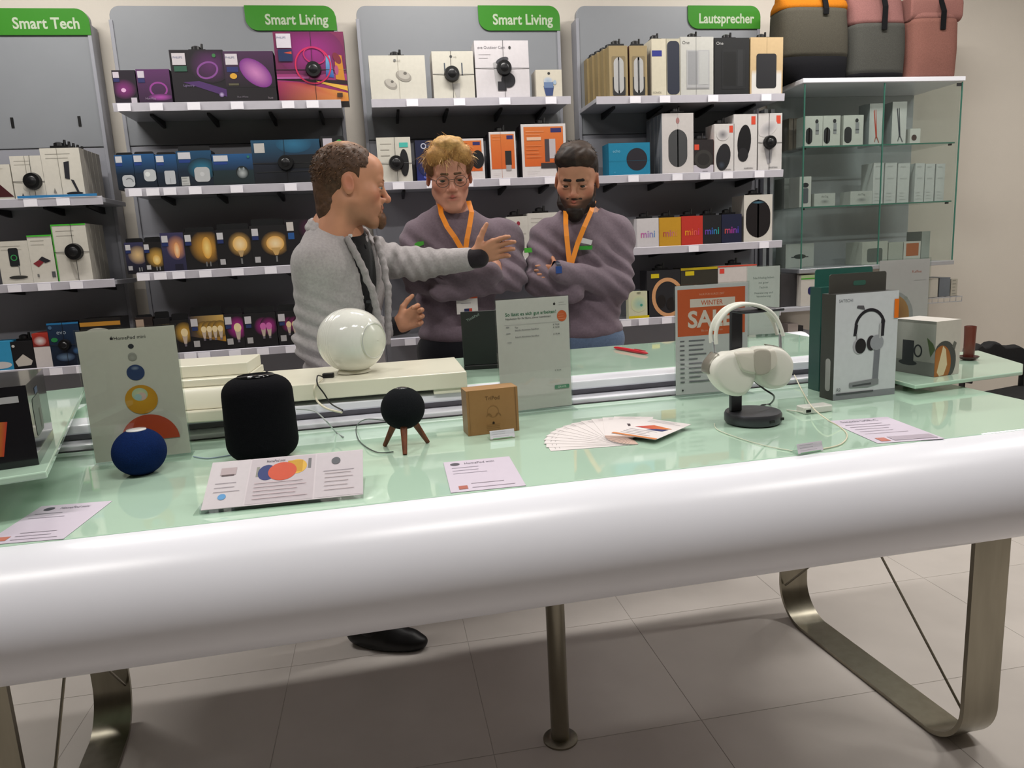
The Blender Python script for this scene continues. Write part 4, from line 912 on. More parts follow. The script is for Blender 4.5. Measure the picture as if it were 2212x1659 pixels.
def d(A):
    A.r(.03, .54, .96, .965, '#d96338'); A.t(.5, .905, .018, 'NUR FÜR KURZE ZEIT', '#f0b8a0', 'c', maxw=.36)
    A.r(.20, .80, .82, .875, '#ecdcd4'); A.t(.5, .815, .045, 'WINTER', '#d96338', 'c', maxw=.30, bold=.01)
    A.t(.17, .62, .150, 'SALE', '#ecdcd4', bold=.03, maxw=.62); A.t(.5, .575, .02, 'Bis zu 30 % sparen', '#f0b8a0', 'c', maxw=.45)
    for i in range(10):
        v = .49-i*.042; A.r(.06, v, .12, v+.012, '#77757c'); A.r(.18, v, .18+(.22, .2, .2, .24, .12, .18, .2, .22, .16, .3)[i], v+.012, '#7c7a82')
    apple(A, .09, .04, .01, '#303030'); A.lines(.75, .93, .47, .5, 2, '#9a989e')
sign('acrylic sign with orange WINTER SALE head behind the white headphones', (1458, 860), (1616, 846), (1449, 617), TT, d, paper='#d6d3d6')
def d(A): A.t(.5, .82, .035, 'Nachhaltig leben', '#6f7c76', 'c', maxw=.8); A.t(.5, .75, .03, 'mit guter', '#6f7c76', 'c', maxw=.5); A.t(.5, .68, .03, 'Technik', '#6f7c76', 'c', maxw=.4); A.t(.5, .60, .03, 'Finanzierung und', '#6f7c76', 'c', maxw=.7); A.t(.5, .55, .03, 'Versicherung', '#6f7c76', 'c', maxw=.7)
sign('small grey-white text sign at the back of the mint counter', (1618, 728), (1678, 724), (1627, 575), TR, d, W=.125, paper='#d2d0d0')
def d(A): A.t(.75, .86, .028, 'Kaffee', '#b86a58', 'c', maxw=.3); A.lines(.7, .95, .78, .8, 1, '#a8a0a2'); A.e(.28, .42, .22, .26, '#a9a6a8'); A.e(.30, .42, .17, .22, '#8a5a3c', '#b88a5c'); A.e(.55, .6, .02, .02, '#a0a09c')
sign('pinkish acrylic poster with a round picture behind the teal carton', (1890, 775), (2000, 770), (1890, 562), ZR, d, paper='#cfc6c8')
# --- navy ball speaker
def ball_speaker(label, c, r, z, body, cap, rx=1.0):
    t = empty('ball_speaker', (c.x, c.y, z+E1), 0, label, 'speaker')
    H = r*1.78; prof = []
    for i in range(25):
        ph = math.radians(-68+ (136)*i/24); prof.append((r*math.cos(ph), r*.93+r*math.sin(ph)*.95))
    z0 = prof[0][1]; prof = [(p[0], p[1]-z0) for p in prof]; Ht = prof[-1][1]
    bb = B(); bb.lathe(prof, body, n=48); bb.build('body', mat('mesh_fabric', attr=True, rough=.95, noise=.25, nscale=500, bump=.6, bscale=900, spec=.1), t, smooth='all')
    bb = B(); bb.lathe([(prof[-1][0]*1.0, Ht-.0005), (prof[-1][0]*.96, Ht+.002), (prof[-1][0]*.5, Ht+.0028), (.001, Ht+.003)], cap, n=40); bb.build('touch_top', mat('glass_cap', attr=True, rough=.06, coat=.5, noise=.01), t, smooth='all')
    return t, Ht
c = atZ(308, 1022, TT); rr_ = 52*1.44/FPX
ball_speaker('navy blue ball speaker with a white top in front of the ball poster', c, .0495, TT, '#0f2350', '#d8d8d8')
# --- tall black cylinder speaker
c = atZ(572, 988, TT)
t = empty('cylinder_speaker', (c.x, c.y, TT+E1), 0, 'large black rounded cylinder speaker covered in fabric', 'speaker')
prof = []; R_, Hh = .0715, .172
for (r_, z_) in ((.034, 0), (.040, .0002)): prof.append((r_, z_))
for i in range(1, 9): th = math.radians(-80+80*i/8); prof.append((R_-.036+.036*math.cos(th), .036+.036*math.sin(th)))
for i in range(0, 9): th = math.radians(84*i/8); prof.append((R_-.042+.040*math.cos(th), Hh-.036+.035*math.sin(th)))
B().lathe(prof, '#0e0e12', n=56).build('body', mat('mesh_fabric'), t, smooth='all')
B().lathe([(prof[-1][0]+.001, Hh-.0012), (.036, Hh+.0008), (.001, Hh+.001)], '#16161b', n=40).build('touch_top', mat('glass_cap'), t, smooth='all')
# --- small ball speaker on wooden tripod
c = atZ(877, 968, TT); ppm = 1036.
t = empty('tripod_speaker', (c.x, c.y, TT+E1), 0, 'small charcoal ball speaker standing on three wooden legs', 'speaker')
r = .0455; zc = .040+r
prof = [(r*math.cos(math.radians(a_)), zc+r*math.sin(math.radians(a_))*.97) for a_ in range(-72, 74, 6)]
B().lathe(prof, '#17191c', n=44).build('body', mat('mesh_fabric'), t, smooth='all')
B().lathe([(prof[-1][0]*1.0, prof[-1][1]-.0006), (.010, prof[-1][1]+.0015), (.001, prof[-1][1]+.0016)], '#2c3136', n=32).build('touch_top', mat('glass_cap'), t, smooth='all')
M_WOOD = mat('walnut', '#6b3a22', rough=.5, noise=.3, nscale=25, stretch=(6, 6, 1))
for an in (-90, 32, 148):
    q = math.radians(an-4); d_ = Vector((math.cos(q), math.sin(q), 0))
    B().cyl(d_*.054+Vector((0, 0, .001)), d_*.024+Vector((0, 0, .052)), .0045, .0075, n=14).build('leg', M_WOOD, t, smooth=True)
# --- cardboard box
def cornered_box(label, pl, pr, ptop, z, D, name='box', cols=None, mat_=None, cat='box', Hm=None):
    a, b_, yaw, W = frame2(pl, pr, z); H = Hm or Hof(a, *ptop)-z
    t = empty(name, ((a.x+b_.x)/2, (a.y+b_.y)/2, z+E1), yaw, label, cat)
    B().box(-W/2, 0, 0, W/2, D, H, cols=cols).build('carton', mat_ or M_CARD, t, bevel=.001, seg=1)
    A = Art(W, H, lambda u, v, k: (-W/2+u, -.0004-.00006*k, v)); return t, W, H, A
K = '#a47a4a'
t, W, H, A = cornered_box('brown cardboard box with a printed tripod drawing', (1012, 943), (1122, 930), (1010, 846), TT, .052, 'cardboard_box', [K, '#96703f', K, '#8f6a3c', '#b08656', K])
A.t(.5, .76, .09, 'TriPod', '#6b4a28', 'c', maxw=.28); A.ring(.5, .50, .13, .13, .008, '#8a6438'); A.ring(.42, .36, .07, .10, .02, '#8a6438', a0=20, a1=160); A.ring(.60, .36, .07, .10, .02, '#8a6438', a0=20, a1=160)
apple(A, .50, .24, .028, '#2c1c10'); A.lines(.36, .64, .08, .20, 4, '#7c5830', rag=.1); A.r(.945, 0, .955, 1, '#6f5030'); A.r(.045, 0, .05, 1, '#86623a')
A.done(t)
# --- small price stands
def price_stand(label, c, yaw, W=.052, z=TT):
    t = empty('price_stand', (c.x, c.y, z+E1), yaw, label, 'price tag')
    B().prism([(-.012, 0), (.012, 0), (.012, .002), (.002, .004), (-.006, .018), (-.009, .018), (-.012, .004)], 'x', -W/2, W/2, '#9aa0a0').build('holder', M_GLASS, t)
    A = Art(W-.002, .018, lambda u, v, k: (-W/2+.001+u, -.0125+v*.33-.0008-.00003*k, .0025+v*.94)); A.r(0, 0, 1, 1, '#e9e4ee'); A.lines(.1, .8, .25, .8, 3, '#b4b0bc'); A.r(.1, 0, .9, .08, '#8fc89a'); A.done(t, 'card')
price_stand('small price stand in front of the brown cardboard box', atZ(1083, 946, TT), math.radians(5), .056)
price_stand('small price stand near the front edge by the headphone stand', atZ(1741, 976, TT), math.radians(8), .058)
# --- fan of leaflets
M_PAPER = mat('paper_print', attr=True, rough=.5, noise=.01)
piv = atZ(1368, 950, TT)
def leaflet(label, ctr, yaw, z, W, H, draw, group=None, paper='#dbd4d4'):
    t = empty('leaflet', (ctr.x, ctr.y, z), yaw, label, 'leaflet', group)
    B().box(-W/2, -H/2, 0, W/2, H/2, .0006, paper).build('sheet', M_PAPER, t)
    A = top_art(W, H, .0006); draw(A); A.done(t, 'print')
    return t
def lf(A): A.lines(.15, .7, .88, .93, 2, '#8c8488'); A.poly([(.4, .62), (.48, .62), (.52, .5), (.46, .5)], '#4a3c40'); A.r(0, 0, 1, .04, '#dcbcae')
LW, LH = .088, .178
nn = 13
for k in range(nn):
    an = math.radians(86-k*9.2); dv = Vector((-math.sin(an), math.cos(an), 0)); dv2 = dv
    ctr = piv+dv*(LH/2-.012)+Vector((-.012, .006, 0))
    leaflet('white leaflet in the fanned-out spread on the mint glass', ctr, an, TT+.0004+k*.0007, LW, LH, lf, 'fanned leaflets')
def lf2(A):
    A.lines(.1, .9, .84, .94, 3, '#8c8890'); A.poly([(.12, .48), (.62, .46), (.88, .60), (.40, .68)], '#fff', cols=['#c83a4a', '#c84a3a', '#e08a3c', '#d8603a']); A.poly([(.45, .40), (.8, .42), (.85, .54), (.6, .5)], '#2c3470'); A.r(0, 0, 1, .06, '#e08a4c'); A.lines(.1, .8, .12, .34, 4, '#a8a4ac')
c1 = atZ(1418, 935, TT)
leaflet('topmost leaflet with a red and blue picture on the fan', c1+Vector((-.01, .0, 0)), math.radians(-52), TT+.0004+nn*.0007+.0002, .105, .148, lf2)
# --- flat info sheets
def sheet(label, pts, draw, name='info_sheet', paper='#c6bccb', z=TT):
    """pts: tl tr br bl pixels"""
    q = [atZ(*p, z) for p in pts]; ctr = sum(q, Vector())/4; ex = ((q[1]-q[0])+(q[2]-q[3]))/2; ey = ((q[0]-q[3])+(q[1]-q[2]))/2
    yaw = math.atan2(ex.y, ex.x); W = ex.length; H = abs(ey.dot(Vector((-math.sin(yaw), math.cos(yaw), 0))))
    t = empty(name, (ctr.x, ctr.y, z+E1), yaw, label, 'paper')
    B().box(-W/2, -H/2, 0, W/2, H/2, .0008, paper).build('sheet', M_PAPER, t, bevel=.0003, seg=1)
    A = top_art(W, H, .0008); draw(A); A.done(t, 'print'); return t
def sh(A): A.e(.2, .88, .05, .05, '#55525e'); A.t(.36, .85, .07, 'HomePod mini', '#6a6674', maxw=.4); A.lines(.1, .6, .62, .74, 2, '#a29aaa'); A.r(.10, .06, .24, .16, '#c87a68'); A.lines(.3, .9, .06, .22, 3, '#b0a6b4')
sheet('lilac info sheet at the front left corner of the mint glass', ((52, 1098), (213, 1085), (172, 1162), (2, 1176)), sh)
sheet('lilac info sheet in the middle of the front glass edge', ((948, 1000), (1097, 988), (1140, 1048), (985, 1066)), lambda A: (A.e(.16, .88, .05, .05, '#55525e'), A.t(.30, .85, .07, 'HomePod mini', '#6a6674', maxw=.44), A.lines(.1, .6, .55, .74, 3, '#a89fb0'), A.r(.12, .06, .24, .16, '#b86a5c'), A.lines(.3, .9, .08, .2, 2, '#b0a6b4')))
sheet('lilac info sheet beside the headphone cartons on the right', ((1790, 908), (1925, 903), (2030, 946), (1895, 962)), lambda A: (A.t(.14, .86, .07, 'Satechi USB-C', '#7a7280', maxw=.6), A.lines(.1, .8, .35, .74, 5, '#b0a4b2'), A.r(.1, .05, .24, .18, '#c8786a'), A.r(.3, .05, .95, .2, '#b8acba')))
# --- acrylic brochure stand lying in front of the cylinder speaker
q = [atZ(*p, TT) for p in ((452, 1066), (785, 1036), (797, 1074), (445, 1112))]
ctr = sum(q, Vector())/4; ex = ((q[1]-q[0])+(q[2]-q[3]))/2; yaw = math.atan2(ex.y, ex.x); W = ex.length*.98
Hd = 1.0*abs(((q[0]-q[3]+q[1]-q[2])/2).dot(Vector((-math.sin(yaw), math.cos(yaw), 0))))
t = empty('brochure_stand', (ctr.x, ctr.y, TT+E1), yaw, 'low slanted acrylic stand with a printed panel before the cylinder speaker', 'sign')
th = math.radians(24)
pl = B(); pl.prism([(-Hd/2, .002), (Hd/2, .002+Hd*math.tan(th)), (Hd/2, .006+Hd*math.tan(th)), (-Hd/2, .006)], 'x', -W/2, W/2); pl.build('acrylic_plate', M_GLASS, t)
pl = B(); pl.prism([(-Hd/2-.004, 0), (Hd/2, 0), (Hd/2, .0018), (-Hd/2-.004, .0018)], 'x', -W/2-.012, W/2); pl.build('base', M_GLASS, t)
pl = B(); pl.prism([(-Hd/2, .0062), (Hd/2, .0062+Hd*math.tan(th)), (Hd/2, .0068+Hd*math.tan(th)), (-Hd/2, .0068)], 'x', -W/2, W/2, '#c6bec3'); po = pl.build('printed_panel', M_PAPER, t)
A = Art(W, Hd, lambda u, v, k: (-W/2+u, -Hd/2+v, .0070+.00006*k+v*math.tan(th)))
A.r(.0, .0, .25, 1, '#cfc8cd'); A.r(.26, .02, .68, .98, '#c6bdc3'); A.r(.69, .02, 1, .98, '#ccc4ca'); A.r(.30, .58, .32, .80, '#8c8c84'); A.e(.37, .66, .14, .17, '#2f3c74'); A.r(.37, .56, .42, .80, '#2f3c74'); A.e(.56, .74, .16, .16, '#e0b450'); A.r(.5, .62, .6, .88, '#c99a34'); A.e(.47, .66, .22, .2, '#d0563c')
A.r(.635, .68, .655, .90, '#77767a'); A.t(.36, .88, .06, 'HomePod mini', '#55525a', maxw=.12); A.r(.07, .68, .17, .84, '#b4a4a8'); A.r(.08, .66, .16, .69, '#5a484c'); A.e(.11, .22, .06, .06, '#5a9ad0'); A.lines(.05, .22, .32, .5, 3, '#b0a8b0'); A.e(.82, .78, .07, .08, '#5f6268'); A.lines(.74, .95, .56, .62, 1, '#b0a8b0'); A.lines(.75, .95, .15, .5, 5, '#c4b8bc'); A.lines(.30, .66, .10, .42, 5, '#c8b4ba')
A.done(po)
# --- white stepped display block (left) and long white plinth with the round white speaker
M_CREAM = mat('cream_lacquer', '#dedbc9', rough=.28, noise=.02, nscale=6)
fr = atZ(545, 905, TR); fl_ = atZ(400, 916, TR)
yw = math.atan2(fr.y-fl_.y, fr.x-fl_.x)
t = empty('stepped_block', (fr.x-.005, fr.y-.01, TR+E1), yw, 'cream white stepped display block behind the ball poster', 'display block')
h3 = .118
B().box(-.34, .012, 0, -.0, .26, .026).build('lower_step', M_CREAM, t, bevel=.003)
B().prism([(.028, .0265), (.030, .052), (.045, .073), (.25, .073), (.25, .0265)], 'x', -.34, -.004).build('middle_step', M_CREAM, t, bevel=.002, smooth=True)
B().box(-.34, .060, .0735, -.008, .25, .090).build('upper_step', M_CREAM, t, bevel=.002)
B().box(-.34, .095, .0905, -.012, .245, h3).build('top_step', M_CREAM, t, bevel=.002)
zb = TR+.052
pfr = atZ(1008, 803, zb); pfl = atZ(545, 840, zb); prr = atZ(975, 772, zb)
yw = math.atan2(pfr.y-pfl.y, pfr.x-pfl.x); Wb = (pfr-pfl).length; Db = abs((prr-pfr).dot(Vector((-math.sin(yw), math.cos(yw), 0))))
t = empty('white_plinth', (pfl.x, pfl.y, TR+E1), yw, 'long flat cream white plinth carrying the round white speaker', 'display plinth')
B().box(0, 0, .012, Wb, Db, .052).build('slab', M_CREAM, t, bevel=.0025)
B().box(Wb-.085, .004, 0, Wb-.006, Db-.01, .0118).build('foot', M_CREAM, t, bevel=.001); B().box(.01, .02, 0, .07, Db-.01, .0118).build('foot', M_CREAM, t, bevel=.001)
# round white speaker: superellipsoid lying on its side, flat round driver faces left and right
sb = atZ(768, 806, zb)
sb = atZ(765, 806, zb); sr = .081
t = empty('round_speaker', (sb.x, sb.y+.01, TR+.0525), math.radians(-40), 'round glossy white speaker with a circular side face and ribbed back', 'speaker')
M_GW = mat('gloss_white', '#dcddd6', rough=.10, noise=.01, coat=.5)
zc = sr*1.0+.004
bb = B(); vs = []; n = 48; m = 26
prof = []
for j in range(m+1):
    ph = math.pi*j/m; X = -math.cos(ph)*sr*1.02; rad = sr*1.02*max(0.0, math.sin(ph))**.72
    prof.append((X, rad))
prof = [p for p in prof if p[1] > sr*.55]
def ribs(x): return 1-.010*(1 if (x < -.0 and (x*1000) % 7 < 2.2) else 0)
pp = []
for i in range(len(prof)-1):
    for q_ in range(4):
        f = q_/4; x = prof[i][0]*(1-f)+prof[i+1][0]*f; r_ = prof[i][1]*(1-f)+prof[i+1][1]*f; pp.append((x, r_*ribs(x)))
pp.append(prof[-1])
vs = []
for (x, r_) in pp:
    for i in range(n): q_ = 2*math.pi*i/n; vs.append((x, r_*math.cos(q_), zc+r_*math.sin(q_)))
fs = [(k*n+i, k*n+(i+1) % n, (k+1)*n+(i+1) % n, (k+1)*n+i) for k in range(len(pp)-1) for i in range(n)]
fs += [tuple(range(n))[::-1], tuple(range((len(pp)-1)*n, len(pp)*n))]
bb.add(vs, fs, (1, 1, 1)); bb.build('shell', M_GW, t, smooth=True, angle=35)
xe = pp[-1][0]; re = pp[-1][1]
for sx in (1, -1):
    bb = B(); vs = []; cap = [(re*.985, 0), (re*.96, .004), (re*.90, .005), (re*.88, .0035), (re*.6, .010), (re*.3, .014), (.001, .0155)]
    for (r_, h_) in cap:
        for i in range(n): q_ = 2*math.pi*i/n; vs.append((sx*(xe+h_), r_*math.cos(q_), zc+r_*math.sin(q_)))
    fs = [(k*n+i, k*n+(i+1) % n, (k+1)*n+(i+1) % n, (k+1)*n+i) for k in range(len(cap)-1) for i in range(n)]
    bb.add(vs, fs, (1, 1, 1)); o = bb.build('driver_dome', mat('pearl_white', '#cfd2c6', rough=.22, noise=.02), t, smooth=True)
    bb = B(); bb.tube([(sx*(xe+.003), re*.93*math.cos(2*math.pi*i/48), zc+re*.93*math.sin(2*math.pi*i/48)) for i in range(49)], .0016, n=8); bb.build('chrome_ring', M_ALU, t, smooth=True)
bb = B(); bb.lathe([(.040, 0), (.044, .002), (.040, .008), (.030, .012)], '#cfcfc4', n=32); bb.build('foot', M_CREAM, t, smooth=True)
cbx = atY(712, 796, sb.y-.07)
t = empty('power_plug', (sb.x-.062, sb.y-.048, TR+.0525), math.radians(-10), 'small black plug under the round white speaker', 'plug')
B().box(-.014, -.006, .0, .014, .008, .012, '#111').build('housing', M_BLACK, t, bevel=.002)
def cable(label, pts, r, col, name='cable', m=None, z=None):
    """smooth cable through pixel/height triples or vectors"""
    P = [p if isinstance(p, Vector) else atZ(p[0], p[1], p[2]) for p in pts]; out = []
    for i in range(len(P)-1):
        p0, p1, p2, p3 = P[max(i-1, 0)], P[i], P[i+1], P[min(i+2, len(P)-1)]
        for k in range(8):
            q_ = k/8; out.append(.5*((2*p1)+(p2-p0)*q_+(2*p0-5*p1+4*p2-p3)*q_*q_+(3*p1-p0-3*p2+p3)*q_**3))
    out.append(P[-1]); o_ = out[0].copy()
    o = B().tube([p-o_ for p in out], r, col, n=8).build(name, m or M_PLAS, None, smooth=True); o.location = o_
    tag(o, label, 'cable'); return o
pp0 = Vector((sb.x-.075, sb.y-.058, TR+.058))
yf = lambda x, y, Y: atY(x, y, Y)
fy = pfl.y-.006
cable('black cable hanging from the round white speaker over the plinth', [pp0, yf(686, 812, fy+.02), yf(686, 830, fy-.004), yf(700, 850, fy-.006), (715, 872, TR+.004), (740, 886, TR+.004)], .0018, '#141414')
cable('thick white cable lying on the rail under the plinth', [yf(696, 818, fy+.03), yf(679, 838, fy-.005), yf(684, 864, fy-.006), (705, 882, TR+.005), (738, 891, TR+.005)], .0026, '#cfc9b4')
cable('grey-white cable crossing the rail beside the cylinder speaker', [(640, 884, TR+.003), (678, 888, TR+.003), (705, 910, TR+.003), (726, 934, TT+.003), (742, 944, TT+.003)], .0015, '#9aa0a0')
cable('dark cable looping left of the tripod speaker', [(832, 908, TT+.04), (790, 906, TT+.04), (770, 922, TT+.004), (776, 952, TT+.002), (812, 976, TT+.002), (850, 976, TT+.002)], .0012, '#4a524e')
cable('pale cable between the navy ball and the cylinder speaker', [(418, 986, TT+.002), (450, 990, TT+.002), (500, 983, TT+.002)], .0014, '#8fa0b0')
# --- laptop
a, b_, yw, Wl = frame2((1003, 800), (1130, 793), TR)
zt = Hof(a, 967, 674)-TR
t = empty('laptop', (a.x, a.y, TR+E1), yw, 'open black laptop seen from behind between the plinth and the tall sign', 'laptop')
Wl = .30; M_LAP = mat('laptop_black', '#0d1110', rough=.5, noise=.05)
B().box(0, 0, 0, Wl, .20, .014).build('base', M_LAP, t, bevel=.003)
lean = -.035
l = B(); l.prism([(0, .0145), (.008, .0145), (.008+lean, zt), (lean, zt)], 'x', 0, Wl); lo = l.build('lid', M_LAP, t, bevel=.002)
A = Art(Wl, zt-.0145, lambda u, v, k: (u, -.0006-.0001*k+lean*v/(zt-.0145), .0145+v)); 
vs_, fs_, x0_, x1_ = text_mesh('ThinkPad'); 
A.b.add([A._pt(.018+(p[0]*math.cos(.45)-p[1]*math.sin(.45))*.011, A.H-.030+(p[0]*math.sin(.45)+p[1]*math.cos(.45))*.011) for p in vs_], fs_, lin('#8a9a94')); A.done(lo, 'lettering')
# --- red pen
p0 = atZ(1326, 751, TR+.005); p1 = atZ(1400, 764, TR+.005); dv = (p1-p0)
t = empty('red_pen', p0, math.atan2(dv.y, dv.x), 'red ballpoint pen lying on the mint counter', 'pen')
L_ = dv.length; pr_ = [(.0, .001), (.004, .003), (.02, .0052), (L_*.7, .0058), (L_*.95, .004), (L_, .001)]
bb = B(); vs = []
for (x, r_) in pr_:
    for i in range(16): q_ = 2*math.pi*i/16; vs.append((x, r_*math.cos(q_), .001+r_*math.sin(q_)))
bb.add(vs, [(k*16+i, k*16+(i+1) % 16, (k+1)*16+(i+1) % 16, (k+1)*16+i) for k in range(5) for i in range(16)], lin('#c01c2c')); bb.build('barrel', M_PLAS, t, smooth=True)
B().box(L_*.62, -.001, .0066, L_*.93, .001, .0085, '#b01a28').build('clip', M_PLAS, t)

# --- headphone stand and white headphones
c = atZ(1626, 912, TT)
M_SPG = mat('space_grey', '#46464b', rough=.38, metal=.6, noise=.03)
st = empty('headphone_stand', (c.x, c.y, TT+E1), math.radians(8), 'dark grey headphone stand with round base and flat upright', 'stand')
B().lathe([(.050, 0), (.058, .002), (.0605, .006), (.0605, .020), (.058, .025), (.030, .0255)], n=64).build('base', M_SPG, st, smooth=True, angle=50)
bb = B(); px0 = -.034
ztop_s = Hof(c+Vector((0, .02, 0)), 1592, 668)-TT
B().box(-.046, .012, .0256, -.019, .022, ztop_s).build('upright', M_SPG, st, bevel=.0015)
B().box(-.046, -.03, ztop_s-.006, .055, .045, ztop_s).build('hanger', M_SPG, st, bevel=.002)
for x in (-.002, .030):
    y_ = -math.sqrt(.0605**2-(x+.005)**2)
    B().box(x, y_-.0012, .010, x+.012, y_+.004, .0155, '#0b0b0c').build('usb_port', M_BLACK, st)
# headphones
hpw = .072; M_CUP = mat('cup_case', '#dcdbd2', rough=.42, noise=.01); M_BAND = mat('band_mesh', '#cdcfc4', rough=.7, noise=.05, nscale=200)
hy = c.y-.020; 
def P2(x, y): p = atY(x, y, hy); return (p.x, p.z)
hp0 = P2(1616, 800)
hd = empty('headphones', (hp0[0], hy, hp0[1]), 0, 'white over-ear headphones in a white case hung on the grey stand', 'headphones')
def L2(pts): return [(P2(x, y)[0]-hp0[0], P2(x, y)[1]-hp0[1]) for x, y in pts]
def smooth_poly(pts, sub=5):
    P = [Vector(p) for p in pts]; n_ = len(P); out = []
    for i in range(n_):
        p0, p1, p2, p3 = P[i-1], P[i], P[(i+1) % n_], P[(i+2) % n_]
        for k in range(sub):
            q_ = k/sub; out.append(tuple(.5*((2*p1)+(p2-p0)*q_+(2*p0-5*p1+4*p2-p3)*q_*q_+(3*p1-p0-3*p2+p3)*q_**3)))
    return out
def puffy(name, outl, y0, y1, m, parent, inset=.012, steps=5):
    """smooth pillow between y0 (front) and y1 (back) from a 2-D outline"""
    n_ = len(outl); cxx = sum(p[0] for p in outl)/n_; czz = sum(p[1] for p in outl)/n_; bb = B(); vs = []
    ymid = (y0+y1)/2; hh = (y1-y0)/2; N_ = steps*2
    for j in range(N_+1):
        ph = -math.pi/2+math.pi*j/N_; y = ymid+hh*math.sin(ph); ins = inset*(1-max(0.0, math.cos(ph))**.6)
        for i, p in enumerate(outl):
            a_ = Vector(outl[i-1]); b2 = Vector(outl[(i+1) % n_]); dn = (b2-a_).normalized(); nn_ = Vector((-dn.y, dn.x))
            cx_ = Vector((cxx, czz))-Vector(p)
            if nn_.dot(cx_) < 0: nn_ = -nn_
            vs.append((p[0]+nn_.x*ins, y, p[1]+nn_.y*ins))
    fs = [(k*n_+i, k*n_+(i+1) % n_, (k+1)*n_+(i+1) % n_, (k+1)*n_+i) for k in range(N_) for i in range(n_)]
    k0 = len(vs); vs.append((cxx, y0-.001, czz)); vs.append((cxx, y1+.001, czz))
    fs += [(k0, (i+1) % n_, i) for i in range(n_)] + [(k0+1, N_*n_+i, N_*n_+(i+1) % n_) for i in range(n_)]
    bb.add(vs, fs, (1, 1, 1)); return bb.build(name, m, parent, smooth='all')
lobeL = smooth_poly(L2([(1578, 756), (1618, 752), (1619, 800), (1612, 828), (1592, 850), (1566, 850), (1540, 833), (1524, 803), (1530, 778), (1552, 760)]))
lobeR = smooth_poly(L2([(1616, 754), (1650, 746), (1682, 752), (1701, 775), (1700, 805), (1687, 829), (1662, 838), (1640, 832), (1622, 815), (1616, 795)]))
puffy('case_lobe', lobeL, -.036, .012, M_CUP, hd); puffy('case_lobe', lobeR, -.030, .016, M_CUP, hd)
flap = smooth_poly(L2([(1572, 758), (1600, 754), (1640, 750), (1655, 752), (1660, 775), (1650, 795), (1618, 802), (1588, 798), (1576, 782)]))
puffy('case_flap', flap, -.0405, -.020, mat('case_flap', '#cfcbc0', rough=.45, noise=.01), hd, inset=.006)
fb = smooth_poly(L2([(1608, 755), (1640, 751), (1645, 775), (1640, 799), (1612, 802)]))
puffy('flap_band', fb, -.0420, -.030, mat('case_band', '#aaa59a', rough=.5, noise=.01), hd, inset=.004)
gc = smooth_poly(L2([(1521, 805), (1524, 785), (1536, 768), (1546, 762), (1540, 785), (1530, 804)])); puffy('ear_cup', gc, -.020, .020, mat('cup_grey', '#8d8a80', rough=.3, metal=.4, noise=.02), hd, inset=.004)
gc = smooth_poly(L2([(1665, 746), (1685, 750), (1698, 764), (1690, 768), (1675, 756)])); puffy('ear_cup', gc, -.010, .030, mat('cup_grey'), hd, inset=.003)
arc = L2([(1542, 742), (1541, 722), (1546, 700), (1557, 682), (1573, 667), (1595, 658), (1618, 657), (1640, 662), (1658, 672), (1670, 685), (1679, 702), (1686, 724)])
av = [Vector((p[0], 0, p[1])) for p in arc]; o2 = []
for i in range(len(av)-1):
    p0, p1, p2, p3 = av[max(i-1, 0)], av[i], av[i+1], av[min(i+2, len(av)-1)]
    for k in range(4):
        q_ = k/4; o2.append(.5*((2*p1)+(p2-p0)*q_+(2*p0-5*p1+4*p2-p3)*q_*q_+(3*p1-p0-3*p2+p3)*q_**3))
o2.append(av[-1])
bb = B()
bb.tube([p+Vector((0, -.011, 0)) for p in o2], .0040, n=10); bb.tube([p+Vector((0, .013, 0)) for p in o2], .0040, n=10)
bb.build('band_frame', mat('band_white', '#dfe1d8', rough=.4, noise=.01), hd, smooth=True)['kind'] = 'thing'
bb = B(); vs = []
for p in o2[6:-6]: vs += [p+Vector((0, -.010, .003)), p+Vector((0, .012, .003)), p+Vector((0, .012, -.004)), p+Vector((0, -.010, -.004))]
m_ = len(o2[6:-6]); fs = [(4*i+k, 4*i+(k+1) % 4, 4*i+4+(k+1) % 4, 4*i+4+k) for i in range(m_-1) for k in range(4)]+[(3, 2, 1, 0), (4*m_-4, 4*m_-3, 4*m_-2, 4*m_-1)]
bb.add(vs, fs, (1, 1, 1)); bb.build('band_canopy', M_BAND, hd, smooth=True)
for e0, e1 in (((1541, 738), (1546, 770)), ((1686, 722), (1687, 752))):
    q_ = L2([e0, e1]); B().tube([(q_[0][0], .002, q_[0][1]), (q_[1][0], .002, q_[1][1])], .003, n=10).build('slider_stem', M_ALU, hd, smooth=True)
cable('short dark cable hanging behind the headphone stand', [atY(1628, 822, c.y+.01), atY(1650, 840, c.y+.02), atY(1672, 856, c.y+.03), (1664, 872, TT+.003), (1644, 876, TT+.003), (1640, 888, TT+.003)], .0020, '#1a1a1c')
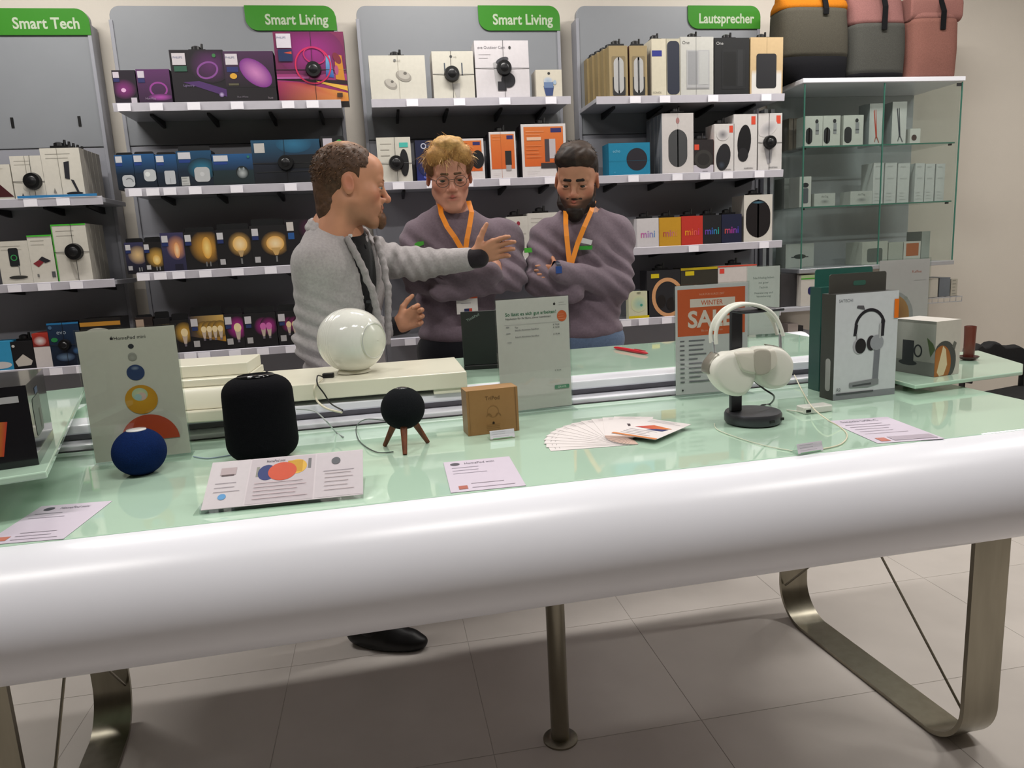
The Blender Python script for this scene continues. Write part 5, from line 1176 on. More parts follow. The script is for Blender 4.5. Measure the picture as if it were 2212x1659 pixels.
# white adapter
a, b_, yw, W = frame2((1738, 896), (1800, 889), TT)
t = empty('usb_adapter', ((a.x+b_.x)/2, (a.y+b_.y)/2, TT+E1), yw, 'small flat white adapter in front of the headphone cartons', 'adapter')
B().prism(rrect(-W/2, 0, W/2, .035, .006, 4), 'z', 0, .015).build('housing', M_GW, t, bevel=.002)
B().box(-W/2+.004, -.0006, .004, -W/2+.016, .0005, .010, '#444').build('port', M_BLACK, t)
cable('thin white cable from the adapter round to the price stand', [(1716, 810, TT+.02), (1735, 848, TT+.002), (1755, 880, TT+.017), (1785, 905, TT+.018), (1818, 925, TT+.002), (1830, 942, TT+.002), (1815, 960, TT+.002), (1775, 970, TT+.002)], .0014, '#ded8c0')
cable('thin white cable curving under the headphone stand', [(1700, 886, TT+.002), (1735, 890, TT+.010)], .0016, '#d8d8cc')
cable('thin pale cable lying before the round stand base', [(1543, 915, TT+.002), (1550, 928, TT+.002), (1590, 944, TT+.002), (1650, 962, TT+.002), (1712, 974, TT+.002)], .0010, '#d4d8c4')
# --- headphone cartons
t, W, H, A = cornered_box('silver carton picturing headphones on a stand, in front of the teal one', (1799, 866), (1932, 851), (1822, 636), TT, .050, 'headphone_carton', ['#dcdee4', '#46473f', '#3a3b38', '#3d3e3a', '#4a4a48', '#333'])
# artwork
A.r(0, 0, 1, .06, '#8e9096'); A.t(.05, .925, .028, 'SATECHI', '#8c8e94', maxw=.32)
A.ring(.55, .66, .175, .19, .030, '#24222a', a0=15, a1=165); A.poly([(.29, .60), (.34, .60), (.36, .70), (.31, .72)], '#24222a'); A.poly([(.72, .58), (.78, .58), (.79, .73), (.73, .74)], '#24222a'); A.poly([(.33, .86), (.46, .84), (.44, .88), (.34, .885)], '#5c5a60')
A.r(.335, .53, .35, .62, '#8c8c90'); A.e(.39, .50, .068, .075, '#b3b0b8'); A.e(.41, .50, .060, .072, '#1f1b20'); A.e(.58, .52, .050, .072, '#2a262c')
A.poly([(.64, .52), (.73, .52), (.71, .15), (.62, .15)], '#7c7d86'); A.e(.67, .52, .075, .072, '#9fa0a8'); A.r(.70, .56, .73, .70, '#b8b8bc')
A.poly([(.25, .155), (.68, .175), (.72, .165), (.72, .12), (.55, .10), (.25, .11)], '#8a8b90'); A.poly([(.30, .13), (.60, .14), (.60, .12), (.30, .115)], '#4c4d52'); A.r(.04, .05, .64, .065, '#55565c'); A.t(.05, .085, .03, 'R2', '#3a3b40')
A.r(.93, .74, 1.0, .92, '#f07a1e'); A.done(t)
hb = B(); hb.prism(rrect(-W/2+.004, H, W/2-.012, H+.046, .006, 3, (0, 0, 1, 1)), 'y', .030, .032, '#4c4b46'); ho = hb.build('hang_tab', M_CARD, t)
A2 = Art(W, .046, lambda u, v, k: (-W/2+u, .0297-.00005*k, H+v)); A2.rr(.40, .35, .60, .6, .1, '#3c6a5c'); A2.done(ho)
sp = B(); sp.prism(rrect(.012, .02, .030, .10, .008, 4), 'x', -W/2-.0004, -W/2-.0001, '#9a9a98'); sp.build('side_print', M_PRINT, t)
t2, W2, H2, A = cornered_box('teal green headphone carton standing behind the silver one', (1768, 846), (1890, 834), (1770, 622), TT, .045, 'headphone_carton', ['#2f5f58', '#2a4a44', '#2f5f58', '#2b4e48', '#35675e', '#333'])
hb = B(); hb.prism(rrect(-W2/2, H2, W2/2, H2+.044, .006, 3, (0, 0, 1, 1)), 'y', .026, .028, '#2f665c'); hb.build('hang_tab', M_CARD, t2)
# --- coffee cup carton on the right plate
e0 = atZ(2017, 815, ZR); eL = atZ(1937, 797, ZR); eR = atZ(2079, 806, ZR)
Hc = Hof(e0, 2019, 696)-ZR
dR = (eR-e0).normalized(); yw = math.atan2(dR.y, dR.x)
t = empty('mug_carton', (e0.x, e0.y, ZR+E1), yw, 'square white carton picturing a black mug and a latte from above', 'box')
s = .108
B().box(0, 0, 0, s*.80, s*1.15, Hc, cols=['#d4cdc4', '#c9c2b8', '#c9c2b8', '#83847d', '#e2ddd6', '#aaa']).build('carton', M_CARD, t, bevel=.001)
A = Art(s*.8, Hc, lambda u, v, k: (u, -.0004-.00006*k, v))
A.e(.36, .26, .30, .38, '#4a4c4a'); A.e(.26, .22, .24, .34, '#b87c3c', '#a8642c'); A.poly([(.10, .08), (.30, .55), (.42, .48), (.5, .2), (.38, .02), (.2, .0)], '#e4d2ac'); A.poly([(.66, .52), (.74, .62), (.84, .58), (.78, .46)], '#6a6c66')
A.done(t)
A = Art(s*1.15, Hc, lambda u, v, k: (-.0004-.00006*k, s*1.15-u, v)); A.r(0, .25, 1, .95, '#8a8b84', '#a0a19a'); A.r(0, 0, 1, .25, '#6c6e6a'); A.e(.38, .36, .02, .02, '#333'); A.r(.22, .20, .50, .62, '#202426'); A.e(.36, .20, .20, .05, '#202426'); A.ring(.60, .44, .09, .12, .03, '#202426'); A.poly([(.8, .7), (.95, .6), (1, .5), (.9, .35)], '#4c5c3c'); A.done(t, 'side_print')
# --- brown cup on saucer
c = atZ(2092, 777, ZR)
t = empty('brown_cup', (c.x, c.y, ZR+E1), 0, 'tall slim brown cup on a saucer behind the mug carton', 'cup')
B().lathe([(.012, .004), (.014, .008), (.0145, .060), (.0155, .095), (.0140, .0955), (.012, .02)], '#5c2f26', n=28).build('beaker', mat('brown_glaze', '#6a352b', rough=.3, noise=.08), t, smooth=True)
B().lathe([(.012, 0), (.020, .002), (.026, .008), (.0265, .010), (.022, .009), (.012, .004)], '#4c2a26', n=32).build('saucer', mat('dark_glaze', '#4a2a28', rough=.25, noise=.08), t, smooth=True)
# ================================================================ people
def V(p): return np.array(p, float)
def surface_nets(D, org, h):
    ins = D < 0; nx, ny, nz = D.shape
    c = [ins[i:nx-1+i, j:ny-1+j, k:nz-1+k] for i in (0, 1) for j in (0, 1) for k in (0, 1)]
    cnt = sum(x.astype(np.int8) for x in c); act = (cnt > 0) & (cnt < 8); idx = np.argwhere(act)
    if not len(idx): return np.zeros((0, 3)), []
    offs = np.array([(i, j, k) for i in (0, 1) for j in (0, 1) for k in (0, 1)])
    vals = np.stack([D[idx[:, 0]+o[0], idx[:, 1]+o[1], idx[:, 2]+o[2]] for o in offs], 1)
    acc = np.zeros((len(idx), 3)); n = np.zeros(len(idx))
    for a in range(8):
        for b in range(a+1, 8):
            if np.abs(offs[a]-offs[b]).sum() != 1: continue
            va, vb = vals[:, a], vals[:, b]; m = (va < 0) != (vb < 0); t = np.where(m, va/np.where(m, va-vb, 1), 0)
            acc += np.where(m[:, None], offs[a]+(offs[b]-offs[a])*t[:, None], 0); n += m
    verts = (idx+acc/n[:, None])*h+org
    im = -np.ones(act.shape, np.int64); im[tuple(idx.T)] = np.arange(len(idx)); quads = []
    for ax in range(3):
        u, v = [(1, 2), (2, 0), (0, 1)][ax]
        sa = [slice(None)]*3; sb = [slice(None)]*3; sa[ax] = slice(0, -1); sb[ax] = slice(1, None)
        A_, B_ = ins[tuple(sa)], ins[tuple(sb)]; e = np.argwhere(A_ != B_)
        ok = (e[:, u] > 0) & (e[:, v] > 0) & (e[:, u] < D.shape[u]-1) & (e[:, v] < D.shape[v]-1); e = e[ok]
        du = np.zeros(3, int); du[u] = 1; dv = np.zeros(3, int); dv[v] = 1
        q = np.stack([im[tuple((e-du-dv).T)], im[tuple((e-dv).T)], im[tuple(e.T)], im[tuple((e-du).T)]], 1)
        fl = A_[tuple(e.T)]; q[~fl] = q[~fl][:, ::-1]; quads.append(q)
    q = np.concatenate(quads); q = q[(q >= 0).all(1)]
    return verts, q
def pdist(p, P):
    if p[0] == 'cap':
        a, b, r0, r1 = V(p[1]), V(p[2]), p[3], p[4]; d = b-a; L = max(float(d@d), 1e-9)
        t = np.clip(((P-a)@d)/L, 0, 1); return np.linalg.norm(P-a-t[..., None]*d, axis=-1)-(r0+(r1-r0)*t)
    if p[0] == 'ell':
        c, r = V(p[1]), V(p[2]); Q = P-c
        if p[3] is not None: Q = Q@np.array(p[3])       # columns = local axes
        k0 = np.linalg.norm(Q/r, axis=-1); k1 = np.linalg.norm(Q/(r*r), axis=-1); return k0*(k0-1)/np.maximum(k1, 1e-9)
    if p[0] == 'box':
        c, r, rad = V(p[1]), V(p[2]), p[4]; Q = P-c
        if p[3] is not None: Q = Q@np.array(p[3])
        q = np.abs(Q)-(r-rad); return np.linalg.norm(np.maximum(q, 0), axis=-1)+np.minimum(q.max(-1), 0)-rad
def pbound(p):
    if p[0] == 'cap': a, b = V(p[1]), V(p[2]); R = max(p[3], p[4]); return np.minimum(a, b)-R, np.maximum(a, b)+R
    R = np.linalg.norm(V(p[2])) if p[3] is not None else V(p[2]); return V(p[1])-R, V(p[1])+R
def cap(a, b, r0, r1=None, k=.02, col='#fff', sub=False): return ('cap', tuple(a), tuple(b), r0, r0 if r1 is None else r1, k, col, sub)
def ell(c, r, rot=None, k=.02, col='#fff', sub=False): return ('ell', tuple(c), tuple(r), rot, k, col, sub)
def rbx(c, r, rad, rot=None, k=.02, col='#fff', sub=False): return ('box', tuple(c), tuple(r), rot, rad, k, col, sub)
def _kcs(p): return p[-3], p[-2], p[-1]
def sdf_mesh(prims, h, disp=None, cuts=(), paint=None, pad=.02):
    lo = np.min([pbound(p)[0] for p in prims if not p[-1]], 0)-pad; hi = np.max([pbound(p)[1] for p in prims if not p[-1]], 0)+pad
    n = np.ceil((hi-lo)/h).astype(int)+1; D = np.full(n, .05, np.float64)
    ax = [lo[i]+h*np.arange(n[i]) for i in range(3)]
    for p in prims:
        k, col, sub = _kcs(p); b0, b1 = pbound(p); m = k+.03
        s = [slice(max(int((b0[i]-m-lo[i])/h), 0), max(min(int((b1[i]+m-lo[i])/h)+2, n[i]), 0)) for i in range(3)]
        if any(x.stop <= x.start for x in s): continue
        P = np.stack(np.meshgrid(ax[0][s[0]], ax[1][s[1]], ax[2][s[2]], indexing='ij'), -1); d = pdist(p, P); E = D[tuple(s)]
        if sub:
            d = -d; hh = np.clip(.5-.5*(E-d)/max(k, 1e-6), 0, 1); D[tuple(s)] = E*(1-hh)+d*hh+k*hh*(1-hh)
        else:
            hh = np.clip(.5+.5*(E-d)/max(k, 1e-6), 0, 1); D[tuple(s)] = E*(1-hh)+d*hh-k*hh*(1-hh)
    if disp or cuts:
        P = np.stack(np.meshgrid(*ax, indexing='ij'), -1)
        if disp: D = D+disp(P)
        for c in cuts: D = np.maximum(D, c(P))
    v, q = surface_nets(D, lo, h)
    cols = np.array([lin(p[-2]) for p in prims if not p[-1]]); dd = np.stack([pdist(p, v) for p in prims if not p[-1]], 1)
    c = cols[dd.argmin(1)]
    if paint: c = paint(v, c)
    return v, q, c
def npobj(name, parts, m, parent, M=None):
    vs, fs, cs, n = [], [], [], 0
    for v, q, c in parts:
        vs.append(v); fs.append(q+n); cs.append(c); n += len(v)
    v = np.concatenate(vs); q = np.concatenate(fs); c = np.concatenate(cs)
    me = bpy.data.meshes.new(name); me.vertices.add(len(v)); me.vertices.foreach_set('co', v.astype(np.float32).ravel())
    me.loops.add(len(q)*4); me.loops.foreach_set('vertex_index', q.astype(np.int32).ravel())
    me.polygons.add(len(q)); me.polygons.foreach_set('loop_start', np.arange(0, len(q)*4, 4, dtype=np.int32)); me.polygons.foreach_set('loop_total', np.full(len(q), 4, np.int32))
    me.update(calc_edges=True); me.polygons.foreach_set('use_smooth', np.ones(len(q), bool))
    ca = me.color_attributes.new('Col', 'FLOAT_COLOR', 'POINT'); a = np.ones((len(v), 4), np.float32); a[:, :3] = np.clip(c, 0, 1); ca.data.foreach_set('color', a.ravel())
    me.materials.append(m); o = bpy.data.objects.new(name, me); C.objects.link(o); o.parent = parent
    if parent: o.matrix_parent_inverse = Matrix.Translation(-parent.location)
    return o
def wav(P, f, seed):
    r = np.random.RandomState(seed); out = 0
    for i in range(5):
        a = r.normal(size=3); a /= np.linalg.norm(a); out = out+np.sin(P@a*f*(.7+.6*r.rand())+r.rand()*6.28+1.5*np.sin(P@r.normal(size=3)*f*.35))
    return out/5
def frameM(fwd, up=(0, 0, 1), roll=0):
    """columns: local x (side), y (back), z(up) -> head local is front = -Y"""
    f = V(fwd); f /= np.linalg.norm(f); y = -f; u = V(up); x = np.cross(y, u); x /= np.linalg.norm(x); z = np.cross(x, y)
    c, s = math.cos(roll), math.sin(roll); return np.stack([x*c+z*s, y, z*c-x*s], 1)
def xf(part, M, o, s=1.0):
    v, q, c = part; return (v*s)@M.T+V(o), q, c
def g3(v, c, r): return np.exp(-(((v-V(c))/V(r))**2).sum(-1))
def mixc(c, col, w): w = np.clip(w, 0, 1)[:, None]; return c*(1-w)+np.array(lin(col))*w

def head_part(skin, nose=1.0, jaw=1.0, stubble=None, lipc='#a85a50', blush='#b5604e', neck=True, chinr=1.0):
    P = [ell((0, .014, .034), (.075, .096, .084), None, .02, skin), ell((0, -.026, -.030), (.062*jaw, .064, .078), None, .03, skin),
         cap((-.046*jaw, .004, -.058), (-.014, -.070, -.098), .022, .018, .03, skin), cap((.046*jaw, .004, -.058), (.014, -.070, -.098), .022, .018, .03, skin),
         ell((0, -.078, -.100), (.022*chinr, .018, .017), None, .02, skin),
         ell((-.044, -.054, -.022), (.022, .024, .020), None, .025, skin), ell((.044, -.054, -.022), (.022, .024, .020), None, .025, skin),
         ell((0, -.062, .045), (.055, .030, .040), None, .03, skin),
         cap((-.040, -.078, .019), (-.012, -.088, .015), .008, .008, .014, skin), cap((.040, -.078, .019), (.012, -.088, .015), .008, .008, .014, skin),
         ell((-.031, -.097, -.001), (.017, .014, .010), None, .012, skin, True), ell((.031, -.097, -.001), (.017, .014, .010), None, .012, skin, True),
         cap((0, -.086, .010), (0, -.104*nose, -.028), .0075, .0100, .012, skin), ell((0, -.106*nose, -.032), (.011, .011, .010), None, .008, skin),
         ell((-.0125, -.096, -.036), (.008, .010, .007), None, .006, skin), ell((.0125, -.096, -.036), (.008, .010, .007), None, .006, skin),
         ell((0, -.080, -.063), (.030, .020, .020), None, .02, skin),
         cap((-.019, -.0885, -.0610), (0, -.0965, -.0585), .0040, .0052, .005, lipc), cap((.019, -.0885, -.0610), (0, -.0965, -.0585), .0040, .0052, .005, lipc),
         cap((-.015, -.0890, -.0680), (.015, -.0890, -.0680), .0055, .0055, .006, lipc),
         cap((-.022, -.098, -.0640), (.022, -.098, -.0640), .0016, .0016, .004, skin, True),
         ell((-.031, -.0815, .0055), (.0155, .0130, .0075), None, .003, skin), ell((.031, -.0815, .0055), (.0155, .0130, .0075), None, .003, skin), ell((-.031, -.0795, -.0095), (.0150, .0120, .0060), None, .004, skin), ell((.031, -.0795, -.0095), (.0150, .0120, .0060), None, .004, skin)]
    for s in (-1, 1):
        R = Matrix.Rotation(s*.35, 3, 'Z')@Matrix.Rotation(-.2, 3, 'X'); R = [list(r) for r in R]
        P += [ell((s*.077, .012, -.006), (.008, .018, .031), R, .008, skin), ell((s*.0855, .008, -.002), (.006, .010, .018), R, .005, skin, True)]
    if neck: P += [cap((0, .022, -.060), (0, .042, -.17), .053, .056, .03, skin)]
    def paint(v, c):
        sk = np.abs(c-np.array(lin(skin))).sum(1) < 1e-6
        c2 = mixc(c, blush, .45*(g3(v, (-.048, -.07, -.030), (.022, .03, .020))+g3(v, (.048, -.07, -.030), (.022, .03, .020))+g3(v, (0, -.11, -.032), (.014, .02, .012)))+.5*(g3(v, (-.085, .01, 0), (.015, .03, .03))+g3(v, (.085, .01, 0), (.015, .03, .03))))
        c2 = mixc(c2, '#6b3c2e', .45*(g3(v, (-.031, -.09, .008), (.018, .02, .005))+g3(v, (.031, -.09, .008), (.018, .02, .005))+g3(v, (-.031, -.09, -.012), (.016, .02, .004))+g3(v, (.031, -.09, -.012), (.016, .02, .004))))
        c2 = mixc(c2, lipc, .85*(g3(v, (0, -.098, -.0585), (.021, .02, .0042))+g3(v, (0, -.095, -.0685), (.018, .02, .0050)))); c2 = mixc(c2, '#4a2620', .8*g3(v, (0, -.095, -.0636), (.022, .02, .0018)))
        if stubble: c2 = mixc(c2, stubble[0], stubble[1]*(1-np.clip(1.2*g3(v, (0, -.095, -.064), (.018, .03, .008)), 0, 1))*np.clip((-.040-v[:, 2])/.02, 0, 1)*np.clip((.02-v[:, 1])/.02, 0, 1)*np.clip((v[:, 2]+.135)/.02, 0, 1))
        return np.where(sk[:, None], c2, c)
    return sdf_mesh(P, .0030, paint=paint)
def eyes(parent, M, o, s, iris='#4a3626', look=(0, -1, -.45)):
    l = Vector(look).normalized()
    for sx in (-1, 1):
        b = B(); n, m_ = 20, 14; q = l.to_track_quat('Z', 'Y').to_matrix(); vs = []; cs = []
        for j in range(m_+1):
            ph = math.pi*j/m_
            for i in range(n):
                t = 2*math.pi*i/n; p = q@Vector((math.sin(ph)*math.cos(t), math.sin(ph)*math.sin(t), math.cos(ph)))*.0105
                vs.append((p.x+sx*.031, p.y-.0815, p.z-.0025)); cs.append(lin('#0c0a09' if j < 3 else iris if j < 5 else '#a8988e'))
        vs = [tuple((V(v_)*s)@M.T+V(o)-V(parent.location)) for v_ in vs]
        b.add(vs, [(j*n+i, (j+1)*n+i, (j+1)*n+(i+1) % n, j*n+(i+1) % n) for j in range(m_) for i in range(n)], cs)
        b.build('eye', mat('eye_wet', attr=True, rough=.1, noise=.01), parent, smooth='all')
def brows_prims(col, th=.0035, dz=0):
    out = []
    for s in (-1, 1): out += [cap((s*.013, -.0960, .0205+dz), (s*.032, -.0895, .0215+dz), th, th*.9, .003, col), cap((s*.032, -.0905, .0215+dz), (s*.049, -.0760, .0165+dz), th*.9, th*.4, .003, col)]
    return out
def hand_prims(w, d, nrm, thumb, skin, curl=.35, s=1.0, spread=.10, tcurl=.3):
    """w wrist, d towards the fingers, nrm = palm side normal, thumb = direction of the thumb side"""
    w = Vector(w); d = Vector(d).normalized(); t = Vector(thumb); t = (t-d*t.dot(d)).normalized(); nn = Vector(nrm); nn = (nn-d*nn.dot(d)-t*nn.dot(t)).normalized()
    P = []
    offs = (.030, .010, -.010, -.028); lens = (.070, .078, .073, .058)
    for k in range(4):
        kn = w+d*(.088-.006*abs(k-1)-(.004 if k == 3 else 0))*s+t*offs[k]*s
        P.append(cap(w+d*.006*s+t*offs[k]*.55*s, kn, .0145*s, .0115*s, .012, skin))
        dr = (d+t*spread*(1.5-k)/1.5).normalized(); p = kn; L = lens[k]*s; c_ = curl*(1+.12*k)
        for j, (f, r0, r1) in enumerate(((.45, .0095, .0088), (.31, .0086, .0080), (.24, .0078, .0062))):
            dr = (Matrix.Rotation(-c_*(1 if j else .8), 3, nn.cross(dr).normalized()*-1)@dr).normalized(); p2 = p+dr*L*f
            P.append(cap(p, p2, r0*s, r1*s, .003, skin)); p = p2
    a = w+d*.020*s+t*.020*s; dr = (d*.55+t*.80+nn*.25).normalized(); p2 = a+dr*.040*s; P.append(cap(a, p2, .0165*s, .0120*s, .012, skin))
    dr = (dr+d*tcurl*1.6+nn*tcurl).normalized(); p3 = p2+dr*.030*s; P.append(cap(p2, p3, .0108*s, .0098*s, .004, skin))
    dr = (dr+d*tcurl+nn*tcurl*.6).normalized(); P.append(cap(p3, p3+dr*.024*s, .0098*s, .0075*s, .003, skin))
    P.append(cap(w-d*.05*s, w+d*.012*s, .026*s, .027*s, .015, skin))
    return P
def legs(prims_col, shoe_col, hip, fts, parent, top, sole='#0b0b0b', knee=0.02, cloth_r=(.092, .066, .052)):
    """hip=(x,y) centre; fts = [(ankle xyz, toe dir)]"""
    P = [ell((hip[0], hip[1], top), (.165, .115, .10), None, .04, prims_col)]
    for i, (an, td) in enumerate(fts):
        an = Vector(an); hx = Vector((hip[0], hip[1], top-.04))+ (an-Vector((hip[0], hip[1], 0))).xy.to_3d()*.62; kn = (hx+an)/2+Vector(td)*knee; kn.z = .50
        P += [cap(hx, kn, cloth_r[0], cloth_r[1], .05, prims_col), cap(kn, an+Vector((0, 0, .02)), cloth_r[1], cloth_r[2], .04, prims_col)]
    tr = npobj('trousers', [sdf_mesh(P, .009, disp=lambda P_: .0035*wav(P_, 38, 5))], M_CLOTH, parent)
    for an, td in fts:
        an = Vector((an[0], an[1], 0)); td = Vector(td).normalized(); heel = an-td*.055; toe = an+td*.165
        R = np.stack([V(td), V((-td.y, td.x, 0)), V((0, 0, 1))], 1)
        S_ = [cap(heel+Vector((0, 0, .045)), an+td*.06+Vector((0, 0, .042)), .044, .044, .03, shoe_col), cap(an+td*.06+Vector((0, 0, .040)), toe+Vector((0, 0, .034))-td*.03, .044, .032, .03, shoe_col),
              cap(an+Vector((0, 0, .05)), an+Vector((0, 0, .11)), .038, .042, .02, shoe_col), ell((heel+toe)/2+Vector((0, 0, .010)), (.135, .050, .014), R, .008, sole), ell((heel+toe)/2+td*.03+Vector((0, 0, .030)), (.115, .048, .030), R, .02, shoe_col)]
        npobj('shoe', [sdf_mesh(S_, .005, cuts=(lambda P_: .0045-P_[..., 2],))], mat('shoe_leather', attr=True, rough=.45, noise=.08), parent)
def person(label, loc): 
    return empty('person', loc, 0, label, 'person')
def A3(x, y, Y): p = atY(x, y, Y); return Vector(p)

def tufts(n, seed, base, lenf, colf, wd=.0022):
    """hair tufts: short curved blades; base(r)->pos, direction"""
    rn = np.random.RandomState(seed); vs, qs, cs = [], [], []; k0 = 0
    for i in range(n):
        p, d, bend = base(rn); L = lenf(rn, p); sdv = np.cross(d, rn.normal(size=3)); sdv /= np.linalg.norm(sdv)+1e-9; c = np.array(lin(colf(rn, p))); K = 4
        for j in range(K+1):
            t = j/K; q = p+d*L*t+bend*L*t*t; w_ = wd*(1-t*.85); vs += [q-sdv*w_, q+sdv*w_]; cs += [c*(1+.25*t), c*(1+.25*t)]
        for j in range(K): qs.append((k0+2*j, k0+2*j+1, k0+2*j+3, k0+2*j+2))
        k0 += 2*(K+1)
    return np.array(vs), np.array(qs), np.array(cs)
# ---------------------------------------------------------------- man in the grey cardigan
SK = '#b98468'
m1 = person('balding man in a grey cardigan stretching one arm out to the right', (A3(740, 600, 2.66).x, 2.66, 0))
fw1 = V((.985, .10, -.14)); M1 = frameM(fw1, roll=0.0); h1 = V(A3(757, 399, 2.62)); s1 = 1.13
hd1 = head_part(SK, nose=1.06, stubble=('#5c4030', .35), lipc='#9c5a4c')
nb = A3(728, 500, 2.66)
shR = A3(684, 572, 2.545); shL = A3(798, 556, 2.83)
elR = A3(676, 738, 2.60); wrR = A3(852, 705, 2.66); elL = A3(905, 572, 2.76); wrL = A3(1010, 560, 2.66)
ch = A3(738, 620, 2.69); ws = A3(742, 745, 2.69)
inner = [cap(nb, ws, .09, .10, .05, SK), cap(ws, (m1.location.x, 2.69, .80), .10, .10, .05, SK)]
for s_, e_, w_ in ((shR, elR, wrR), (shL, elL, wrL)): inner += [cap(s_, e_, .042, .036, .03, SK), cap(e_, w_, .036, .026, .02, SK), cap(nb, s_, .05, .05, .04, SK)]
for dy in (-.10, .10): inner += [cap((m1.location.x, 2.69+dy, .80), (m1.location.x, 2.69+dy, .10), .07, .04, .03, SK)]
dL = A3(1072, 538, 2.62)-wrL; dR = A3(905, 690, 2.62)-wrR
hL = hand_prims(wrL+dL.normalized()*.028, dL, (-.3, .4, -.8), (-.15, -.35, 1), SK, .22, 1.02, .06, .15)
hR = hand_prims(wrR+dR.normalized()*.020, dR+Vector((0, 0, .02)), (.2, .75, -.4), (.1, -.1, 1), SK, .80, .98, .02, .5)
neck1 = sdf_mesh([cap(h1+V((-.012, 0, -.07))*1.0, nb+Vector((0, 0, -.02)), .054, .064, .03, SK)], .006)
npobj('body', [sdf_mesh(inner, .012), xf(hd1, M1, h1, s1), neck1, sdf_mesh(hL, .0032), sdf_mesh(hR, .0032)], M_SKIN, m1)
eyes(m1, M1, h1, s1, '#5a6a6a')
HC = '#4a3426'
def hair1_cut(P):   # receding: keep sides, back and a thin top
    x, y, z = P[..., 0], P[..., 1], P[..., 2]
    face = -(y+.018-.35*np.abs(x)+.0) - 0*z                    # remove in front
    front = np.where(z > .045, -(y+.048), -(y+.020))           # top reaches further forward
    low = -(z+.030-.65*np.clip(y-.02, 0, .1)*-1*0 + 1.05*np.clip(y, 0, .1))
    earc = .036-np.linalg.norm(np.stack([(y-.006), (z+.006)], -1)/np.array([.75, 1.0]), axis=-1)
    earc = np.where(y < .03, earc, -1)
    return np.maximum(np.maximum(front, low), earc)
H1 = [ell((0, .016, .036), (.0785, .0995, .0875), None, .01, HC), cap((0, .062, -.02), (0, .052, -.082), .046, .044, .02, HC)]
def hp1(v, c):
    cr = g3(v, (0, .035, .118), (.040, .045, .030)); c = mixc(c, '#b58868', 1.25*cr)
    c = mixc(c, SK, .55*np.clip((-.015-v[:, 1])/.03, 0, 1)*np.clip((.02-v[:, 2])/.03, 0, 1)); return mixc(c, '#33241b', .35*(wav(v, 260, 3) > .2))
hh = sdf_mesh(H1, .0032, disp=lambda P: .0022*wav(P, 230, 9), cuts=(hair1_cut,), paint=hp1)
br = sdf_mesh(brows_prims('#5a3c2a', .003), .0018)
gt = sdf_mesh([ell((0, -.096, -.096), (.028, .017, .027), None, .01, '#5e4230'), cap((-.022, -.092, -.055), (-.024, -.085, -.085), .004, .006, .008, '#7a543c'), cap((.022, -.092, -.055), (.024, -.085, -.085), .004, .006, .008, '#7a543c')], .0030, disp=lambda P: .0016*wav(P, 300, 4))
def base_m1(rn):
    while True:
        th = rn.rand()*6.28; ph = rn.rand()**.6*2.1; d = np.array([math.sin(ph)*math.cos(th), math.sin(ph)*math.sin(th), math.cos(ph)]); p = np.array([0, .016, .036])+d*np.array([.078, .099, .087])
        if hair1_cut(p[None])[0] < -.010 and p[2] > -.09 and np.linalg.norm((p-np.array([0, .035, .118]))/np.array([.045, .050, .04])) > 1: break
    f = np.array([d[0]*.5, .55 if p[1] > -.03 else -.2, -.5])+d*.15+rn.normal(size=3)*.15; f /= np.linalg.norm(f); return p, f, np.zeros(3)
tf1 = tufts(1100, 15, base_m1, lambda rn, p: .006+.005*rn.rand(), lambda rn, p: ('#3a281d', '#4e3828', '#6b4f3a')[rn.randint(3)], wd=.0014)
npobj('hair', [xf(hh, M1, h1, s1), xf(tf1, M1, h1, s1), xf(br, M1, h1, s1)], M_HAIR, m1); npobj('beard', [xf(gt, M1, h1, s1)], M_HAIR, m1)
CG = '#a29d9e'
f1 = Vector((.80, -.60, 0)).normalized(); sd1 = Vector((.60, .80, 0)).normalized()     # chest front, and across towards his far side
R1 = np.stack([V(sd1), V(f1), V((0, 0, 1))], 1)
def torso_prims(col, g=0.0):
    return [ell(ch+Vector((0, 0, .03)), (.175+g, .125+g, .21), R1, .05, col), ell(ws, (.150+g, .122+g, .20), R1, .06, col), ell(ws+Vector((0, 0, -.16)), (.158+g, .128+g, .13), R1, .06, col),
            cap(nb+Vector((0, 0, -.045)), ch, .082+g, .11+g, .05, col)]
AR = [cap(nb+Vector((-.01, 0, -.035)), shR, .055, .072, .05, CG), cap(nb+Vector((.01, 0, -.035)), shL, .055, .072, .05, CG),
      cap(shR, elR, .072, .056, .05, CG), cap(elR, wrR-(wrR-elR).normalized()*.03, .056, .040, .03, CG), cap(shL, elL, .070, .054, .05, CG), cap(elL, wrL, .054, .042, .03, CG)]
def folds1(P):
    q = P-V(elR); w = np.exp(-(q**2).sum(-1)/.02); q2 = P-V(shL); w2 = np.exp(-(q2**2).sum(-1)/.03); q3 = P-V(elL); w3 = np.exp(-(q3**2).sum(-1)/.012)
    return .0065*wav(P*np.array([1, 1, .6]), 24, 2)+.008*w*np.sin(P[..., 2]*120+P[..., 0]*60)+.008*w2*np.sin(P[..., 0]*95-P[..., 2]*60)+.005*w3*np.sin(P[..., 0]*150+P[..., 2]*70)
nf = V(nb+f1*.02)
def vcut(P):
    q = P-nf; fr = q@V(f1); si = q@V(sd1)-.012; z = P[..., 2]-nb.z
    wid = np.clip(.080+.19*z, .006, .085)       # wide at the neck, closing downwards
    return np.where((fr > .0) & (z > -.50), wid-np.abs(si), -1.0)
def neckcut(P):
    q = P-V(nb); r = np.sqrt(q[..., 0]**2+q[..., 1]**2); return np.where(P[..., 2] > nb.z-.045, .070-r, -1.0)
npobj('cardigan', [sdf_mesh(torso_prims(CG, .012)+AR, .0065, disp=folds1, cuts=(vcut, neckcut))], M_CLOTH, m1)
BK = '#111114'
